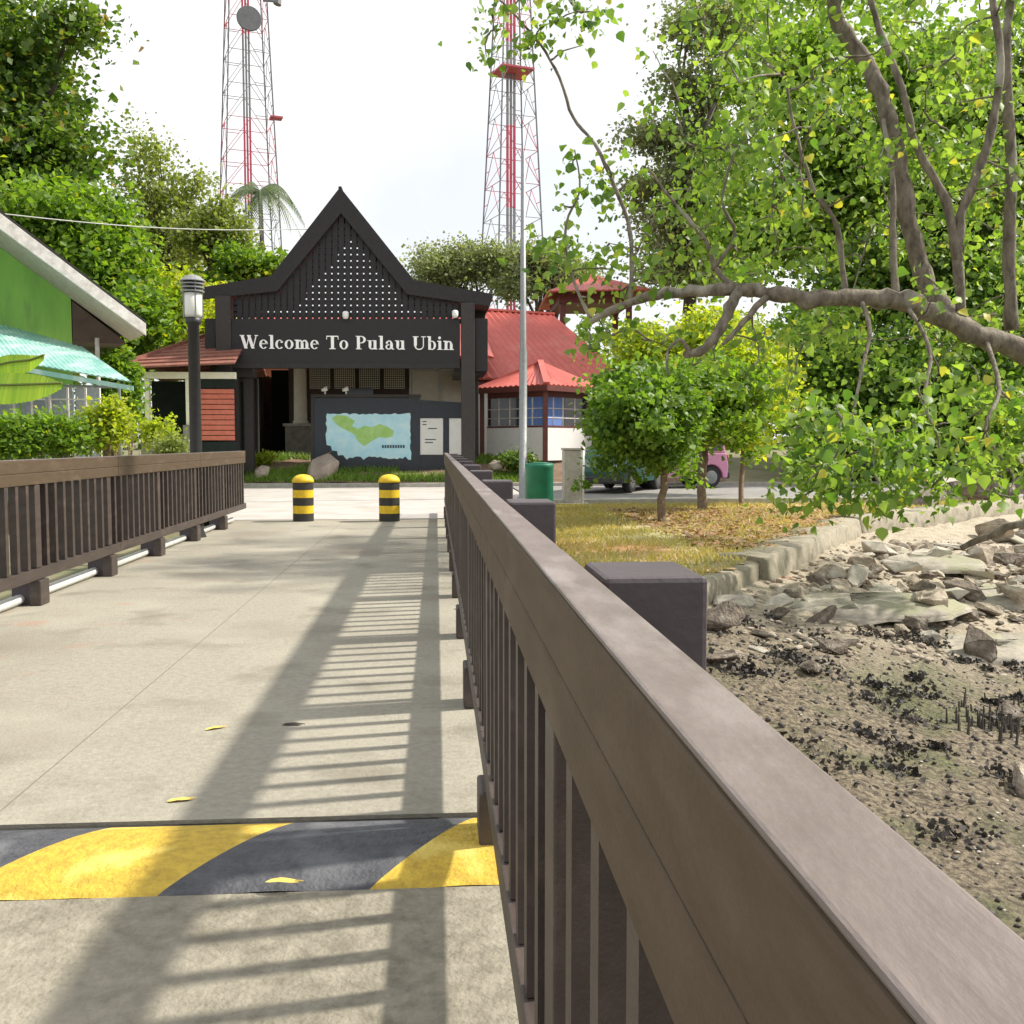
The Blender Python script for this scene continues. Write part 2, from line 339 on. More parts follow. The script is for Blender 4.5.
def limb(mb, a, b, r0, r1, wob=.12, n=7, sides=6):
    a = Vector(a); b = Vector(b); L = (b-a).length; pts = []
    off = Vector((random.uniform(-1, 1), random.uniform(-1, 1), random.uniform(-.3, .6)))*wob*L
    for i in range(n):
        t = i/(n-1); pts.append(a.lerp(b, t) + off*math.sin(t*math.pi) + Vector((random.gauss(0, 1), random.gauss(0, 1), random.gauss(0, 1)))*wob*.12*L*(0 < i < n-1))
    mb.tube(pts, [r0+(r1-r0)*i/(n-1) for i in range(n)], sides)
    return pts
def tree(label, base, blobs, nclump, per, spread, size, lm, tr=.2, bm='bark_far', name='broadleaf_tree', cat='tree', group=None,
         limbs=14, aspect=.5, flat=.55, heart=False, fork=None, upb=.6, shell=.55):
    base = Vector(base); t = thing(name, label, cat, base, 0, group); B = np.array(base)
    C = []; P = []
    vol = [b[1][0]*b[1][1]*b[1][2] for b in blobs]; tot = sum(v**.67 for v in vol)
    for (c, r), v in zip(blobs, vol):
        k = max(2, int(nclump*(v**.67)/tot)); a, p = clumps(c, r, k, per, spread, shell, flat); C.append(a); P.append(p)
    C = np.concatenate(C); P = np.concatenate(P)
    leaves('crown', P-B, size, M[lm], t, aspect=aspect, heart=heart, upb=upb)
    mb = MB(); cen = Vector(np.mean([b[0] for b in blobs], axis=0)) - base
    fk = Vector(fork)-base if fork else Vector((cen.x*.5, cen.y*.5, cen.z*.62))
    limb(mb, (0, 0, -.2), fk, tr, tr*.7, .05, 8, 10)
    for i in rng.choice(len(C), min(limbs, len(C)), replace=False):
        e = Vector(C[i])-base; mid = fk.lerp(e, .5) + Vector((0, 0, .08*e.length))
        limb(mb, fk, mid, tr*.5, tr*.25, .12, 5); limb(mb, mid, e, tr*.25, tr*.06, .12, 5)
    mb.build('trunk', M[bm], t, smooth=True)
    return t

# ------------------------------------------------------------------ terrain
WL = [(-3.0, 7.4), (.5, 7.6), (2.25, 8.9), (6.95, 16.3), (13, 21.5), (26, 27), (60, 36)]   # sea wall line
def wy(x): return np.interp(x, [p[0] for p in WL], [p[1] for p in WL])
def fnoise(X, Y, s, seed=0):
    r = np.random.default_rng(seed); z = 0*X
    for k in range(7):
        a = r.random()*6.28; f = s*(1.0+r.random()*1.4)*(1.35**k); z = z + np.sin(X*f*np.cos(a)+Y*f*np.sin(a)+r.random()*6.28)/(1.35**k)
    return z/3.2
def beach_z(X, Y):
    d = np.maximum(wy(X)-Y, 0)*.82
    z = -.20 - .115*np.minimum(d, 9) - .02*np.maximum(d-9, 0)
    z = z + .05*fnoise(X, Y, 1.1, 3) + .026*fnoise(X, Y, 5, 4) + .05*np.maximum(fnoise(X, Y, 11, 5), 0)
    z = z + np.clip((X-14)*.02, 0, .5)
    return z
def land_z(X, Y):
    return .84*np.clip((Y-30.2)/4.5, 0, 1)**.8
def ground_z(X, Y):
    inside = (Y > wy(X)) | ((X < -3.3))
    z = np.where(inside, land_z(X, Y)-.05, -3.0)
    z = np.where((X < -3.3) & (Y < 18), -.35 + .0*X, z)
    z = np.where((X < -3.3) & (Y < 2), -3.0, z)
    return z + .012*np.minimum(np.maximum(Y-60, 0), 60)
gx = np.concatenate([np.linspace(-900, -60, 12), np.arange(-56, 60, 1.0), np.linspace(64, 900, 12)])
gy = np.concatenate([np.linspace(-500, -24, 10), np.arange(-20, 60, 1.0), np.linspace(64, 900, 14)])
tag(grid('ground', gx, gy, ground_z, M['ground']), kind='structure')
tag(MB().box(-900, -900, -1.9, 900, 60, -1.75).build('water', M['water']), kind='structure')
bx = np.concatenate([np.arange(-3.6, 12, .09), np.arange(12, 60, .5)]); by = np.concatenate([np.arange(-10, 0, .4), np.arange(0, 17, .09), np.arange(17, 36, .4)])
tag(grid('beach', bx, by, beach_z, M['beach'], mask=lambda x, y: y < wy(x)+.15), kind='structure')
tag(grid('lawn', np.arange(.44, 44, .22), np.arange(7.6, 30, .22), lambda X, Y: .01+.02*fnoise(X, Y, 1.3, 9), M['lawn'],
         mask=lambda x, y: (y > wy(x)+.26) & (y < 21.4+.05*x+(x > 14)*2)), kind='structure')
# the road and the forecourt in front of the gate
mb = MB(); mb.add([(-30, 17.56, .004), (2.2, 17.56, .004), (2.2, 30.2, .004), (-30, 30.2, .004)], [(0, 1, 2, 3)]); tag(mb.build('forecourt', M['plaza']), kind='structure')
mb = MB(); mb.add([(2.2, 21.4, .03), (60, 25, .05), (60, 32, .05), (2.2, 30.2, .03)], [(0, 1, 2, 3)]); tag(mb.build('road', M['asphalt']), kind='structure')
mb = MB()
mb.box(-30, 30.2, -.1, 14, 30.35, .13); mb.bar((2.3, 21.35, 0.02), (40, 23.5, .02), .14, .2)
tag(mb.build('kerb', M['kerb'], bevel=.015), kind='structure')
tag(grid('planting_bed', np.arange(-12, 9, .25), np.arange(30.36, 35, .25), lambda X, Y: .06+land_z(X, Y)+.05*fnoise(X, Y, 1.5, 21), M['soil']), kind='structure')

# ------------------------------------------------------------------ the bridge deck
NEARJ = 3.51
mb = MB(); mb.box(-3.5, -8, -.42, .42, 2.93, 0); tag(mb.build('near_deck', M['concrete_near']), kind='structure')
mb = MB()
for x0, x1 in ((-3.5, -1.548), (-1.540, .42)): mb.box(x0, NEARJ+.024, -.42, x1, 17.55, 0)
mb.box(-3.45, 2.9, -.5, .40, 17.4, -.43)
tag(mb.build('bridge_deck', M['concrete']), kind='structure')
mb = MB(); mb.box(-3.49, 2.935, -.42, .41, NEARJ+.023, -.014)
tag(mb.build('deck_joint', M['joint']), kind='structure')
tag(MB().box(-1.5475, NEARJ+.02, -.4, -1.5405, 17.5, -.0015).build('joint', mat('joint_mortar', (.20, .18, .145), None, 20), bevel=0), kind='structure')
# hump with diagonal bands
def hump_z(y): 
    t = (y-2.94)/(NEARJ-.02-2.94); return -.004 + .045*math.sin(math.pi*min(max(t, 0), 1))**.8
hump = thing('speed_hump', 'low speed hump with slanted yellow and blue-grey bands across the bridge', 'speed hump', (0, 0, 0))
y0, y1 = 2.94, NEARJ-.02
def hump_band(xa, xb, m, name):
    vs = []; fs = []; ny = 22; nx = 16
    for j in range(ny+1):
        t = j/ny; y = y0+(y1-y0)*t; sh = .30*t+.05*math.sin(t*2.4)
        for i in range(nx+1):
            x = xa+(xb-xa)*i/nx + sh; x = min(max(x, -3.46), .40)
            vs.append((x, y + (.006*math.sin(x*9)+.004*math.sin(x*23) if j in (0,) else 0), hump_z(y)))
    for j in range(ny):
        for i in range(nx):
            a = j*(nx+1)+i
            if vs[a][0] == vs[a+1][0] and vs[a+nx+1][0] == vs[a+nx+2][0]: continue
            fs.append((a, a+1, a+nx+2, a+nx+1))
    mb = MB(); mb.add(vs, fs)
    if fs: mb.build(name, m, hump, smooth=True)
x = -.81-.61*5
for k in range(7):
    hump_band(x, x+.61, M['paint_g'] if k % 2 else M['paint_y'], 'grey_band' if k % 2 else 'yellow_band'); x += .61
# fallen leaves on the deck
def deck_leaf(px, py, s, rz, m, label, z=.0, kind='fallen_leaf'):
    p = atz(px, py, z); mb = MB()
    n = 10; vs = [(0, 0, .004)]
    for k in range(n):
        a = 2*math.pi*k/n; r = s*(.5+.15*math.cos(2*a)); vs.append((r*math.cos(a)*1.25, r*math.sin(a)*.7, .002+.006*abs(math.sin(a))+.003*random.random()))
    mb.add(vs, [(0, 1+k, 1+(k+1) % n) for k in range(n)]); mb.tube([(s*.6, 0, .008), (s*1.0, s*.08, .005)], .002, 4)
    o = mb.build(kind, m); o.location = p; o.rotation_euler.z = rz; tag(o, label, 'leaf', 'fallen leaves')
    return o
deck_leaf(180, 801, .058, .2, M['yleaf'], 'pale yellow leaf lying just beyond the speed hump')
deck_leaf(282, 883, .062, -.1, M['yleaf'], 'cream leaf lying on the near edge of the speed hump', .027)
deck_leaf(215, 729, .058, .5, M['yleaf'], 'yellow-green leaf on the deck left of the dark curled leaf')
deck_leaf(292, 725, .06, -.1, M['dleaf'], 'dark curled dry leaf lying on the sunlit deck')
deck_leaf(967, 875, .06, 1, M['yleaf'], 'bright yellow leaf on the grey mud beside the bridge', -1.08)
# bridge piers
for k, (x, y) in enumerate(((-2.9, 3.2), (-.1, 3.2), (-2.9, -3), (-.1, -3))):
    o = MB().lathe([(.22, -3), (.22, -.52)], n=20).build('bridge_pier', M['kerb'], smooth=True); o.location = (x, y, 0)
    tag(o, 'round concrete pier hidden below the bridge deck', 'pier', 'piers under the bridge deck')

# ------------------------------------------------------------------ railings
def railing(label, side, ya, yb, xin, top, phase):
    """side +1: deck lies at -x of the rail"""
    t = thing('railing', label, 'railing', (xin, ya, 0)); s = side
    def bx(a, b, y0, y1, z0, z1, m, name, bev=.004):
        mb = MB(); mb.box(min(a*s, b*s), y0-ya, z0, max(a*s, b*s), y1-ya, z1); return mb.build(name, M[m], t, bevel=bev)
    y = ya; j = phase+2.1
    while j-3.6 > ya: j -= 3.6
    cuts = [ya]
    while j < yb-.3:
        if j > ya+.2: cuts.append(j)
        j += 3.6
    cuts.append(yb)
    for a, b in zip(cuts[:-1], cuts[1:]):
        mb = MB(); z1 = top
        def bb(x0, x1, q0, q1, z0, z1): mb.box(min(x0*s, x1*s), q0-ya, z0, max(x0*s, x1*s), q1-ya, z1)
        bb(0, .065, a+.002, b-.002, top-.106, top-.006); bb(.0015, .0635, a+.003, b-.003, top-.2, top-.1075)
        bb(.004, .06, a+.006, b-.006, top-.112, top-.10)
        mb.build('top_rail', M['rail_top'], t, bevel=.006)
        bx(.0012, .0638, a+.003, b-.003, top-.0058, top, 'sunlit_strip', 'sunlit_strip', .003)  # thin added strip whose pale colour stands in for sun on the rail top
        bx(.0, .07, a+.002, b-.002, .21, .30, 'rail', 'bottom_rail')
    p = phase
    while p-1.8 > ya: p -= 1.8
    posts = []
    while p < yb:
        posts.append(p); p += 1.8
    for p in posts:
        bx(.006, .075, p-.055, p+.055, .305, top-.205, 'rail', 'upright')
        bx(.078, .225, p-.02, p+.17, -.02, top-.004, 'post', 'post', .008)
        bx(-.02, .074, p-.06, p+.13, 0, .205, 'rail', 'pedestal', .01)
    q = posts[0]-1.8
    n = 0
    while q < yb:
        for k in range(1, 9):
            yy = q+k*.2
            if ya+.03 < yy < yb-.03 and n < 100:
                bx(.008, .062, yy-.026, yy+.026, .303, top-.204, 'rail', 'baluster', 0); n += 1
        q += 1.8
    return t
railing('long brown railing running away on the right, its top rail closest to us', 1, -.2, 19.0, .15, 1.12, 1.40)
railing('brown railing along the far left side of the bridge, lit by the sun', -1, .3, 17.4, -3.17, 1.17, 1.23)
o = MB().tube([(-3.33, -1, .05), (-3.33, 6, .05), (-3.33, 17, .05)], .04, 10).build('pipe', M['pipe'], smooth=True)
tag(o, 'white pipe lying along the deck edge under the left railing', 'pipe')

# ------------------------------------------------------------------ bollards
def bollard(px, label):
    p = atz(px, 521, 0.0); t = thing('bollard', label, 'bollard', p, 0, 'striped bollards'); r = .172
    z = 0; k = 0
    for h, y in ((.13, 0), (.13, 1), (.13, 0), (.13, 1), (.12, 0)):
        pr = [(r, z+.001), (r, z+h)]
        MB().lathe(pr, n=56).build('yellow_band' if y else 'black_band', M['yellow_bol'] if y else M['black_bol'], t); z += h+.001
    MB().lathe([(r+.008, z), (r+.008, z+.035), (r*.93, z+.075), (r*.7, z+.11), (r*.35, z+.13), (.01, z+.135)], n=32).build('cap', M['yellow_bol'], t, smooth=True)
bollard(303.5, 'yellow and black striped bollard on the left, nearer the left railing')
bollard(389.5, 'yellow and black striped bollard on the right, in front of the map board')

# ------------------------------------------------------------------ serif lettering
def arc(cx, cy, rx, ry, ix, iy, a0, a1, ox=0, n=22):
    o = []; i = []
    for k in range(n+1):
        a = R(a0+(a1-a0)*k/n); o.append((cx+rx*math.cos(a), cy+ry*math.sin(a))); i.append((cx+ox+ix*math.cos(a), cy+iy*math.sin(a)))
    return [[o[k], o[k+1], i[k+1], i[k]] for k in range(n)]
def rc(x0, y0, x1, y1): return [[(x0, y0), (x1, y0), (x1, y1), (x0, y1)]]
def ln(x0, y0, x1, y1, w): return [[(x0-w/2, y0), (x0+w/2, y0), (x1+w/2, y1), (x1-w/2, y1)]]
def disc(cx, cy, r): return [[(cx+r*math.cos(2*math.pi*k/14), cy+r*math.sin(2*math.pi*k/14)) for k in range(14)]]
XH = .68; T = .205; S = .055
def stem(x, y0, y1, lo=1, hi=0):
    g = rc(x, y0, x+T, y1)
    if lo: g += rc(x-.09, y0-.004, x+T+.09, y0+S)
    if hi == 1: g += [[(x-.10, y1), (x+T*.5, y1+.004), (x+T*.5, y1-.10), (x-.10, y1-.06)]]
    if hi == 2: g += rc(x-.09, y1-S, x+T+.09, y1+.004)
    return g
def glyph(c):
    if c == 'W': return ln(.13, 1, .42, 0, .225)+ln(.42, 0, .66, 1, .07)+ln(.62, 1, .92, 0, .225)+ln(.92, 0, 1.17, 1, .07)+rc(-.03, .945, .30, 1.004)+rc(.50, .945, .79, 1.005)+rc(1.05, .945, 1.30, 1.006), 1.30
    if c == 'T': return rc(.325, 0, .325+.225, .97)+rc(.2, -.004, .67, S)+rc(0, .92, .87, 1.0)+[[(0, .93), (.05, .93), (.03, .72), (-.02, .72)], [(.82, .93), (.87, .93), (.89, .72), (.84, .72)]], .87
    if c == 'P': return rc(.08, 0, .30, 1)+rc(0, -.004, .42, S)+rc(0, 1-S, .35, 1.004)+arc(.38, .725, .36, .28, .18, .215, -90, 90)+rc(.29, .445, .39, .51)+rc(.29, .94, .39, 1.001), .76
    if c == 'U': return rc(.08, .3, .30, .97)+rc(0, 1-S, .42, 1.004)+rc(.62, 1-S, .96, 1.004)+rc(.75, .32, .82, .98)+arc(.46, .33, .36, .35, .29, .27, 180, 360, .0)+arc(.30, .33, .20, .25, .06, .14, 180, 250), .96
    if c == 'l': return stem(.1, 0, 1.02, 1, 1), .38
    if c == 'i': return stem(.1, 0, XH, 1, 1)+disc(.185, .90, .105), .38
    if c == 'o': return arc(.32, .33, .32, .345, .145, .29, 0, 360), .64
    if c == 'e': return arc(.31, .33, .31, .345, .14, .29, 0, 318)+rc(.13, .335, .58, .395), .62
    if c == 'c': return arc(.31, .33, .31, .345, .14, .29, 42, 320)+disc(.47, .52, .095), .60
    if c == 'n': return stem(.1, 0, XH, 1, 1)+arc(.42, .42, .24, .255, .075, .19, 0, 150, .0)+stem(.49, 0, .44), .76
    if c == 'm': return stem(.1, 0, XH, 1, 1)+arc(.40, .42, .22, .255, .055, .19, 0, 150)+stem(.45, 0, .44)+arc(.75, .42, .22, .255, .055, .19, 0, 150)+stem(.80, 0, .44), 1.07
    if c == 'u': return rc(.1, .22, .1+T, XH)+rc(0, XH-S, .2, XH+.004)+arc(.34, .24, .24, .255, .075, .19, 180, 320)+stem(.47, 0, XH, 0, 0)+rc(.37, XH-S, .5, XH+.004)+rc(.6, -.004, .74, S), .76
    if c == 'b': return rc(.1, 0, .1+T, 1.02)+[[(0, 1.02), (.15, 1.024), (.15, .93), (0, .96)]]+arc(.38, .33, .30, .345, .13, .28, -155, 150), .68
    if c == 'a': return rc(.38, .06, .38+T, .46)+arc(.31, .44, .24, .24, .09, .17, 0, 155)+disc(.14, .50, .08)+arc(.26, .19, .23, .20, .10, .13, 70, 330)+rc(.5, -.004, .68, S), .66
    return [], .40
def lettering(text, p0, width, parent, origin, z0=0):
    cur = 0; G = []
    for c in text:
        g, wd = glyph(c); G.append((c, g, cur)); cur += wd+.085
    k = width/(cur-.085); 
    for c, g, x in G:
        if not g: continue
        mb = MB()
        for i, poly in enumerate(g):
            pl = [Vector((p0.x+(a+x)*k, p0.y-.03-.0004*(i % 11), p0.z+b*k*.98)) - origin for a, b in poly]
            mb.prism(pl, (0, .028, 0))
        mb.build('letter', M['letter'], parent)

# ------------------------------------------------------------------ the welcome gate
GY = 30.6
g0 = at(341, 443, GY); g0.z = 0; g0.y = GY
gate = thing('welcome_gate', 'tall dark timber gateway with peaked roof, lattice gable and white welcome lettering', 'gate', g0)
def G(px, py, dy=0): return at(px, py, GY) + Vector((0, dy, 0)) - g0
outer = [(203, 287), (271, 276), (340, 187), (414, 280), (493, 294)]; inner = [(203, 299), (277, 291), (341, 213), (407, 294), (490, 306)]
DEP = 3.6
for i in range(4):
    for dy, nm in ((0, 'bargeboard'), (DEP, 'back_bargeboard')):
        MB().prism([G(*outer[i], dy), G(*outer[i+1], dy), G(*inner[i+1], dy), G(*inner[i], dy)], (0, .12, 0)).build(nm, M['gate_roof'], gate)
    a, b = G(*outer[i], .121), G(*outer[i+1], .121); d = Vector((0, DEP-.125, 0)); dn = Vector((0, 0, -.10))
    tp = Vector((0, 0, -.006))
    MB().prism([a+tp, b+tp, b+dn, a+dn], d).build('roof', M['gate_roof'], gate)
MB().bar(G(340, 187.5, .0), G(340, 187.5, DEP+.1), .10, .08).build('ridge_cap', M['gate_roof'], gate, bevel=.02)
# lattice gable
def inner_y(px): return float(np.interp(px, [p[0] for p in inner], [p[1] for p in inner]))
def lattice(dy, name, pitch=6.4, wid=4.95):
    mb = MB(); x = 236.0
    while x < 458:
        mb.prism([G(x, inner_y(x)-3, dy), G(x+wid, inner_y(x+wid)-3, dy), G(x+wid, 320, dy), G(x, 320, dy)], (0, .03, 0)); x += pitch
    y = 222.0
    while y < 320:
        xs = [q for q in np.arange(232, 462, .5) if inner_y(q) < y+1]
        if xs: mb.prism([G(xs[0], y, dy+.032), G(xs[-1], y, dy+.032), G(xs[-1], y+wid, dy+.032), G(xs[0], y+wid, dy+.032)], (0, .03, 0))
        y += pitch
    return mb.build(name, M['gate'], gate)
lattice(.16, 'lattice_gable')
MB().prism([G(231, 319, .0), G(460, 319, .0), G(460, 365, .0), G(231, 365, .0)], (0, .22, 0)).build('sign_board', M['gate'], gate, bevel=.01)
MB().prism([G(231, 363, -.03), G(460, 363, -.03), G(460, 368, -.03), G(231, 368, -.03)], (0, .3, 0)).build('sign_sill', M['gate_roof'], gate)
MB().prism([G(204, 318, .12), G(214.7, 318, .12), G(214.7, 364, .12), G(204, 364, .12)], (0, DEP-.5, 0)).build('side_beam', M['gate'], gate, bevel=.01)
MB().prism([G(475.3, 318, .12), G(488, 318, .12), G(488, 371, .12), G(475.3, 371, .12)], (0, DEP-.5, 0)).build('side_beam', M['gate'], gate, bevel=.01)
def gpost(x0, x1, ytop, dy, dep, zb=.1, m='gate_post', nm='gate_post'):
    a = G(x0, ytop, dy); b = G(x1, ytop, dy)
    MB().box(a.x, a.y, zb, b.x, a.y+dep, a.z).build(nm, M[m], gate, bevel=.012)
gpost(215.2, 230.6, 296, -.06, .45); gpost(461, 474.6, 303, -.06, .42)
gpost(219, 235, 369, .45, .4); gpost(238.5, 247.5, 372, .7, .35); gpost(206, 214, 372, DEP-.6, .4)
gpost(475.5, 482.5, 372, DEP-.8, .35); gpost(228, 240, 372, DEP-.8, .35)
a = G(206, 365, .30); b = G(250, 376, .3)
MB().box(a.x, .46, b.z, b.x, 1.2, a.z).build('bracket_beam', M['gate_post'], gate, bevel=.012)
a = G(454, 366, .0); b = G(482, 374, .0)
MB().box(a.x, .38, b.z, b.x, DEP-.4, a.z).build('bracket_beam', M['gate_post'], gate, bevel=.012)
p0 = at(240.5, 348.5, GY); p1 = at(453.5, 348.5, GY)
lettering('Welcome To Pulau Ubin', p0, p1.x-p0.x, gate, g0)
for px, py in ((346, 317), (455, 316)):
    p = G(px, py, -.14); mb = MB(); mb.tube([p+Vector((0, 0, .02)), p+Vector((0, .16, -.05))], .02, 6); mb.lathe([(.06, -.07), (.09, .0), (.09, .12), (.05, .15)], p, 12)
    mb.build('spotlight', M['white'], gate, smooth=True)

# ------------------------------------------------------------------ map board
BY = 32.0
b0 = at(370, 460, BY); b0.z = .3
mapb = thing('map_board', 'dark navy noticeboard with a blue and green island map and two white notices', 'map board', b0)
def B(px, py, dy=0): return at(px, py, BY) + Vector((0, dy, 0)) - b0
def flat(poly, dy, th, nm, m, par=mapb, f=B): return MB().prism([f(x, y, dy) for x, y in poly], (0, th, 0)).build(nm, M[m], par)
flat([(314, 398), (420, 398), (420, 474), (314, 476)], 0, .14, 'panel', 'board')
flat([(420.1, 400), (470, 403), (470, 418), (420.1, 418)], .01, .12, 'top_panel', 'board')
flat([(420.1, 455), (470, 455), (470, 473), (420.1, 474)], .01, .12, 'bottom_panel', 'board')
for a, b in ((443.3, 449),): flat([(a, 418.2), (b, 418.2), (b, 454.8), (a, 454.8)], .02, .1, 'mullion', 'board')
flat([(311, 397), (314, 397), (314, 480), (311, 480)], -.03, .2, 'frame_post', 'gate_post')
flat([(311, 394.5), (421, 394.5), (421, 397.5), (311, 397.5)], -.05, .24, 'cap_rail', 'gate_post')
flat([(420.3, 418.4), (443, 418.4), (443, 454.6), (420.3, 454.6)], .03, .04, 'notice', 'white')
flat([(449.3, 418.4), (469, 418.4), (469, 454.6), (449.3, 454.6)], .03, .04, 'notice', 'white')
random.seed(3); sea = []
def edge(x0, y0, x1, y1, n, amp):
    for k in range(n): t_ = k/n; j = random.uniform(0, amp); sea.append((x0+(x1-x0)*t_+(j if x0 == x1 and y1 < y0 else (-j if x0 == x1 else 0)), y0+(y1-y0)*t_+(j if y0 == y1 and x1 > x0 else (-j if y0 == y1 else 0))))
edge(327, 413, 411, 413, 26, 1.8); edge(411.5, 413, 411.5, 456, 12, 1.6); edge(411, 460.5, 344, 460.5, 24, 4.2)
sea += [(343, 455), (338, 455.5), (337, 451), (332, 450.5), (331, 446), (327, 445)]; edge(325.5, 445, 325.5, 413, 9, 1.5)
flat(sea, -.012, .011, 'map_sea', 'sea')
flat([(332, 418), (337, 415), (347, 416), (355, 421), (352, 426), (358, 429), (364, 426), (372, 427), (380, 424), (388, 427), (394, 431), (393, 436), (386, 438), (379, 437), (372, 441), (364, 446), (358, 441), (354, 434), (346, 430), (340, 427), (335, 423)], -.02, .007, 'map_island', 'isle')
mb = MB()
for k in range(9):
    x = 382+k*2.6; mb.prism([B(x, 445, -.021), B(x+1.9, 445, -.021), B(x+1.9, 448, -.021), B(x, 448, -.021)], (0, .006, 0))
for k, (x, y, w_) in enumerate(((422.5, 421, 4), (422.5, 424, 4), (428, 428, 9), (425, 439, 11), (425, 442, 8))): mb.prism([B(x, y, .024), B(x+w_, y, .024), B(x+w_, y+1, .024), B(x, y+1, .024)], (0, .004, 0))
mb.build('printed_lines', M['ink'], mapb)
for px in (325, 346):
    p = B(px, 391, .02); mb = MB(); mb.tube([p+Vector((0, 0, -.14)), p], .025, 8); mb.tube([p+Vector((-.1, -.02, .02)), p+Vector((.06, -.06, .08))], [.05, .075], 10)
    mb.build('floodlight', M['white'], mapb, smooth=True)

# ------------------------------------------------------------------ main hall behind the gate
HY = 36.5; h0 = at(360, 450, HY); h0.z = .75
hall = thing('visitor_hall', 'low hall behind the gate with red roof, cream pillar, lattice vents and dark doorway', 'building', h0)
def H(px, py, dy=0): return at(px, py, HY) + Vector((0, dy, 0)) - h0
def hf(x0, y0, x1, y1, dy, th, nm, m, bev=0):
    a = H(x0, y0, dy); b = H(x1, y1, dy); return MB().box(a.x, a.y, b.z, b.x, a.y+th, a.z).build(nm, M[m], hall, bevel=bev)
def corrugated(a, b, c, d, pitch, h, nm, m, par, th=.05):
    """sheet a-b along the eave, d-c along the ridge; ribs run from eave to ridge"""
    a, b, c, d = map(Vector, (a, b, c, d)); n = max(2, int((b-a).length/pitch)); nv = (b-a).cross(d-a).normalized()
    if nv.z < 0: nv = -nv
    vs = []; fs = []
    for i in range(n*2+1):
        t = i/(n*2); o = nv*(h if i % 2 else 0); p = a.lerp(b, t)+o; q = d.lerp(c, t)+o
        vs += [p, q, p-nv*th-o, q-nv*th-o]
    for i in range(n*2):
        k = i*4; fs += [(k, k+4, k+5, k+1), (k+2, k+3, k+7, k+6), (k, k+2, k+6, k+4), (k+1, k+5, k+7, k+3)]
    fs += [(0, 1, 3, 2), (8*n, 8*n+2, 8*n+3, 8*n+1)]
    return MB().add(vs, fs).build(nm, M[m], par)
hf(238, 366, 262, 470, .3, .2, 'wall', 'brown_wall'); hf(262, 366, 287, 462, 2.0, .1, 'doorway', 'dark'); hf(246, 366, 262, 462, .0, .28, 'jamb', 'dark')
hf(287, 366, 409, 462, .35, .2, 'wall', 'brown_wall'); hf(409, 364, 470, 462, .30, .2, 'white_wall', 'white')
hf(286, 426, 317, 458, -.25, .6, 'stone_plinth', 'stone', .02); hf(284, 423.5, 319, 426.3, -.3, .7, 'plinth_cap', 'kerb')
hf(243, 428, 258, 458, -.25, .2, 'stone_plinth', 'stone', .02)
a = H(300.5, 424, .02); bt = H(300.5, 364, .02)
MB().lathe([(.27, a.z), (.27, a.z+.1), (.235, a.z+.14), (.22, bt.z-.12), (.26, bt.z)], (a.x, a.y+.05, 0), 20).build('pillar', M['cream'], hall, smooth=True)
for k in range(4):
    x0 = 309+k*25; x1 = x0+20; a = H(x0, 368, .25); b = H(x1, 388, .25)
    mb = MB()
    nx = 10; ny = 9
    for i in range(nx+1): xx = a.x+(b.x-a.x)*i/nx; mb.box(xx-.012, a.y, b.z, xx+.012, a.y+.03, a.z)
    for i in range(ny+1): zz = b.z+(a.z-b.z)*i/ny; mb.box(a.x, a.y+.032, zz-.012, b.x, a.y+.055, zz+.012)
    v = hf(x0, 368, x1, 388, .32, .026, 'vent_backing', 'dark'); mb.build('vent_lattice', M['cream'], hall)
hf(345, 388, 373, 400, .2, .14, 'dark_window', 'window')
hf(412, 370, 439, 418, .24, .05, 'door_panel', 'cream', .01); hf(442, 374, 463, 418, .24, .05, 'door_panel', 'cream', .01)
hf(439.3, 366, 441.6, 440, .2, .09, 'door_frame', 'white')
hf(238, 355, 480, 366.2, -.9, 1.1, 'eave_beam', 'gate_post')
ea, eb = H(225, 360, -1.2), H(492, 360, -1.2); ra, rb = H(238, 302, 3.5), H(482, 302, 3.5)
corrugated(ea, eb, rb, ra, .33, .06, 'front_roof', 'roof_red', hall)
corrugated(eb+Vector((0, 9.6, 0)), ea+Vector((0, 9.6, 0)), ra+Vector((0, .1, 0)), rb+Vector((0, .1, 0)), .22, .035, 'back_roof', 'roof_red', hall)
a = H(240, 366, .6); b = H(470, 462, .6); MB().box(a.x, a.y+6.5, b.z, b.x, a.y+6.7, a.z).build('back_wall', M['white'], hall)
for px in (240, 470):
    a = H(px, 366, .6); MB().box(a.x-.1, a.y, -.1, a.x+.1, a.y+6.45, a.z).build('side_wall', M['brown_wall'], hall)

# ------------------------------------------------------------------ tiled pavilion on the left
PY = 30.0; p0_ = at(180, 450, PY); p0_.z = .1
pav = thing('tiled_pavilion', 'pavilion with brown tiled hip roof, cream posts and red slatted shutter left of the gate', 'pavilion', p0_)
def PV(px, py, dy=0): return at(px, py, PY) + Vector((0, dy, 0)) - p0_
e0, e1 = PV(119, 371, -.6), PV(238, 366, -.6); r0, r1 = PV(190, 329, 2.2), PV(238, 324, 2.2)
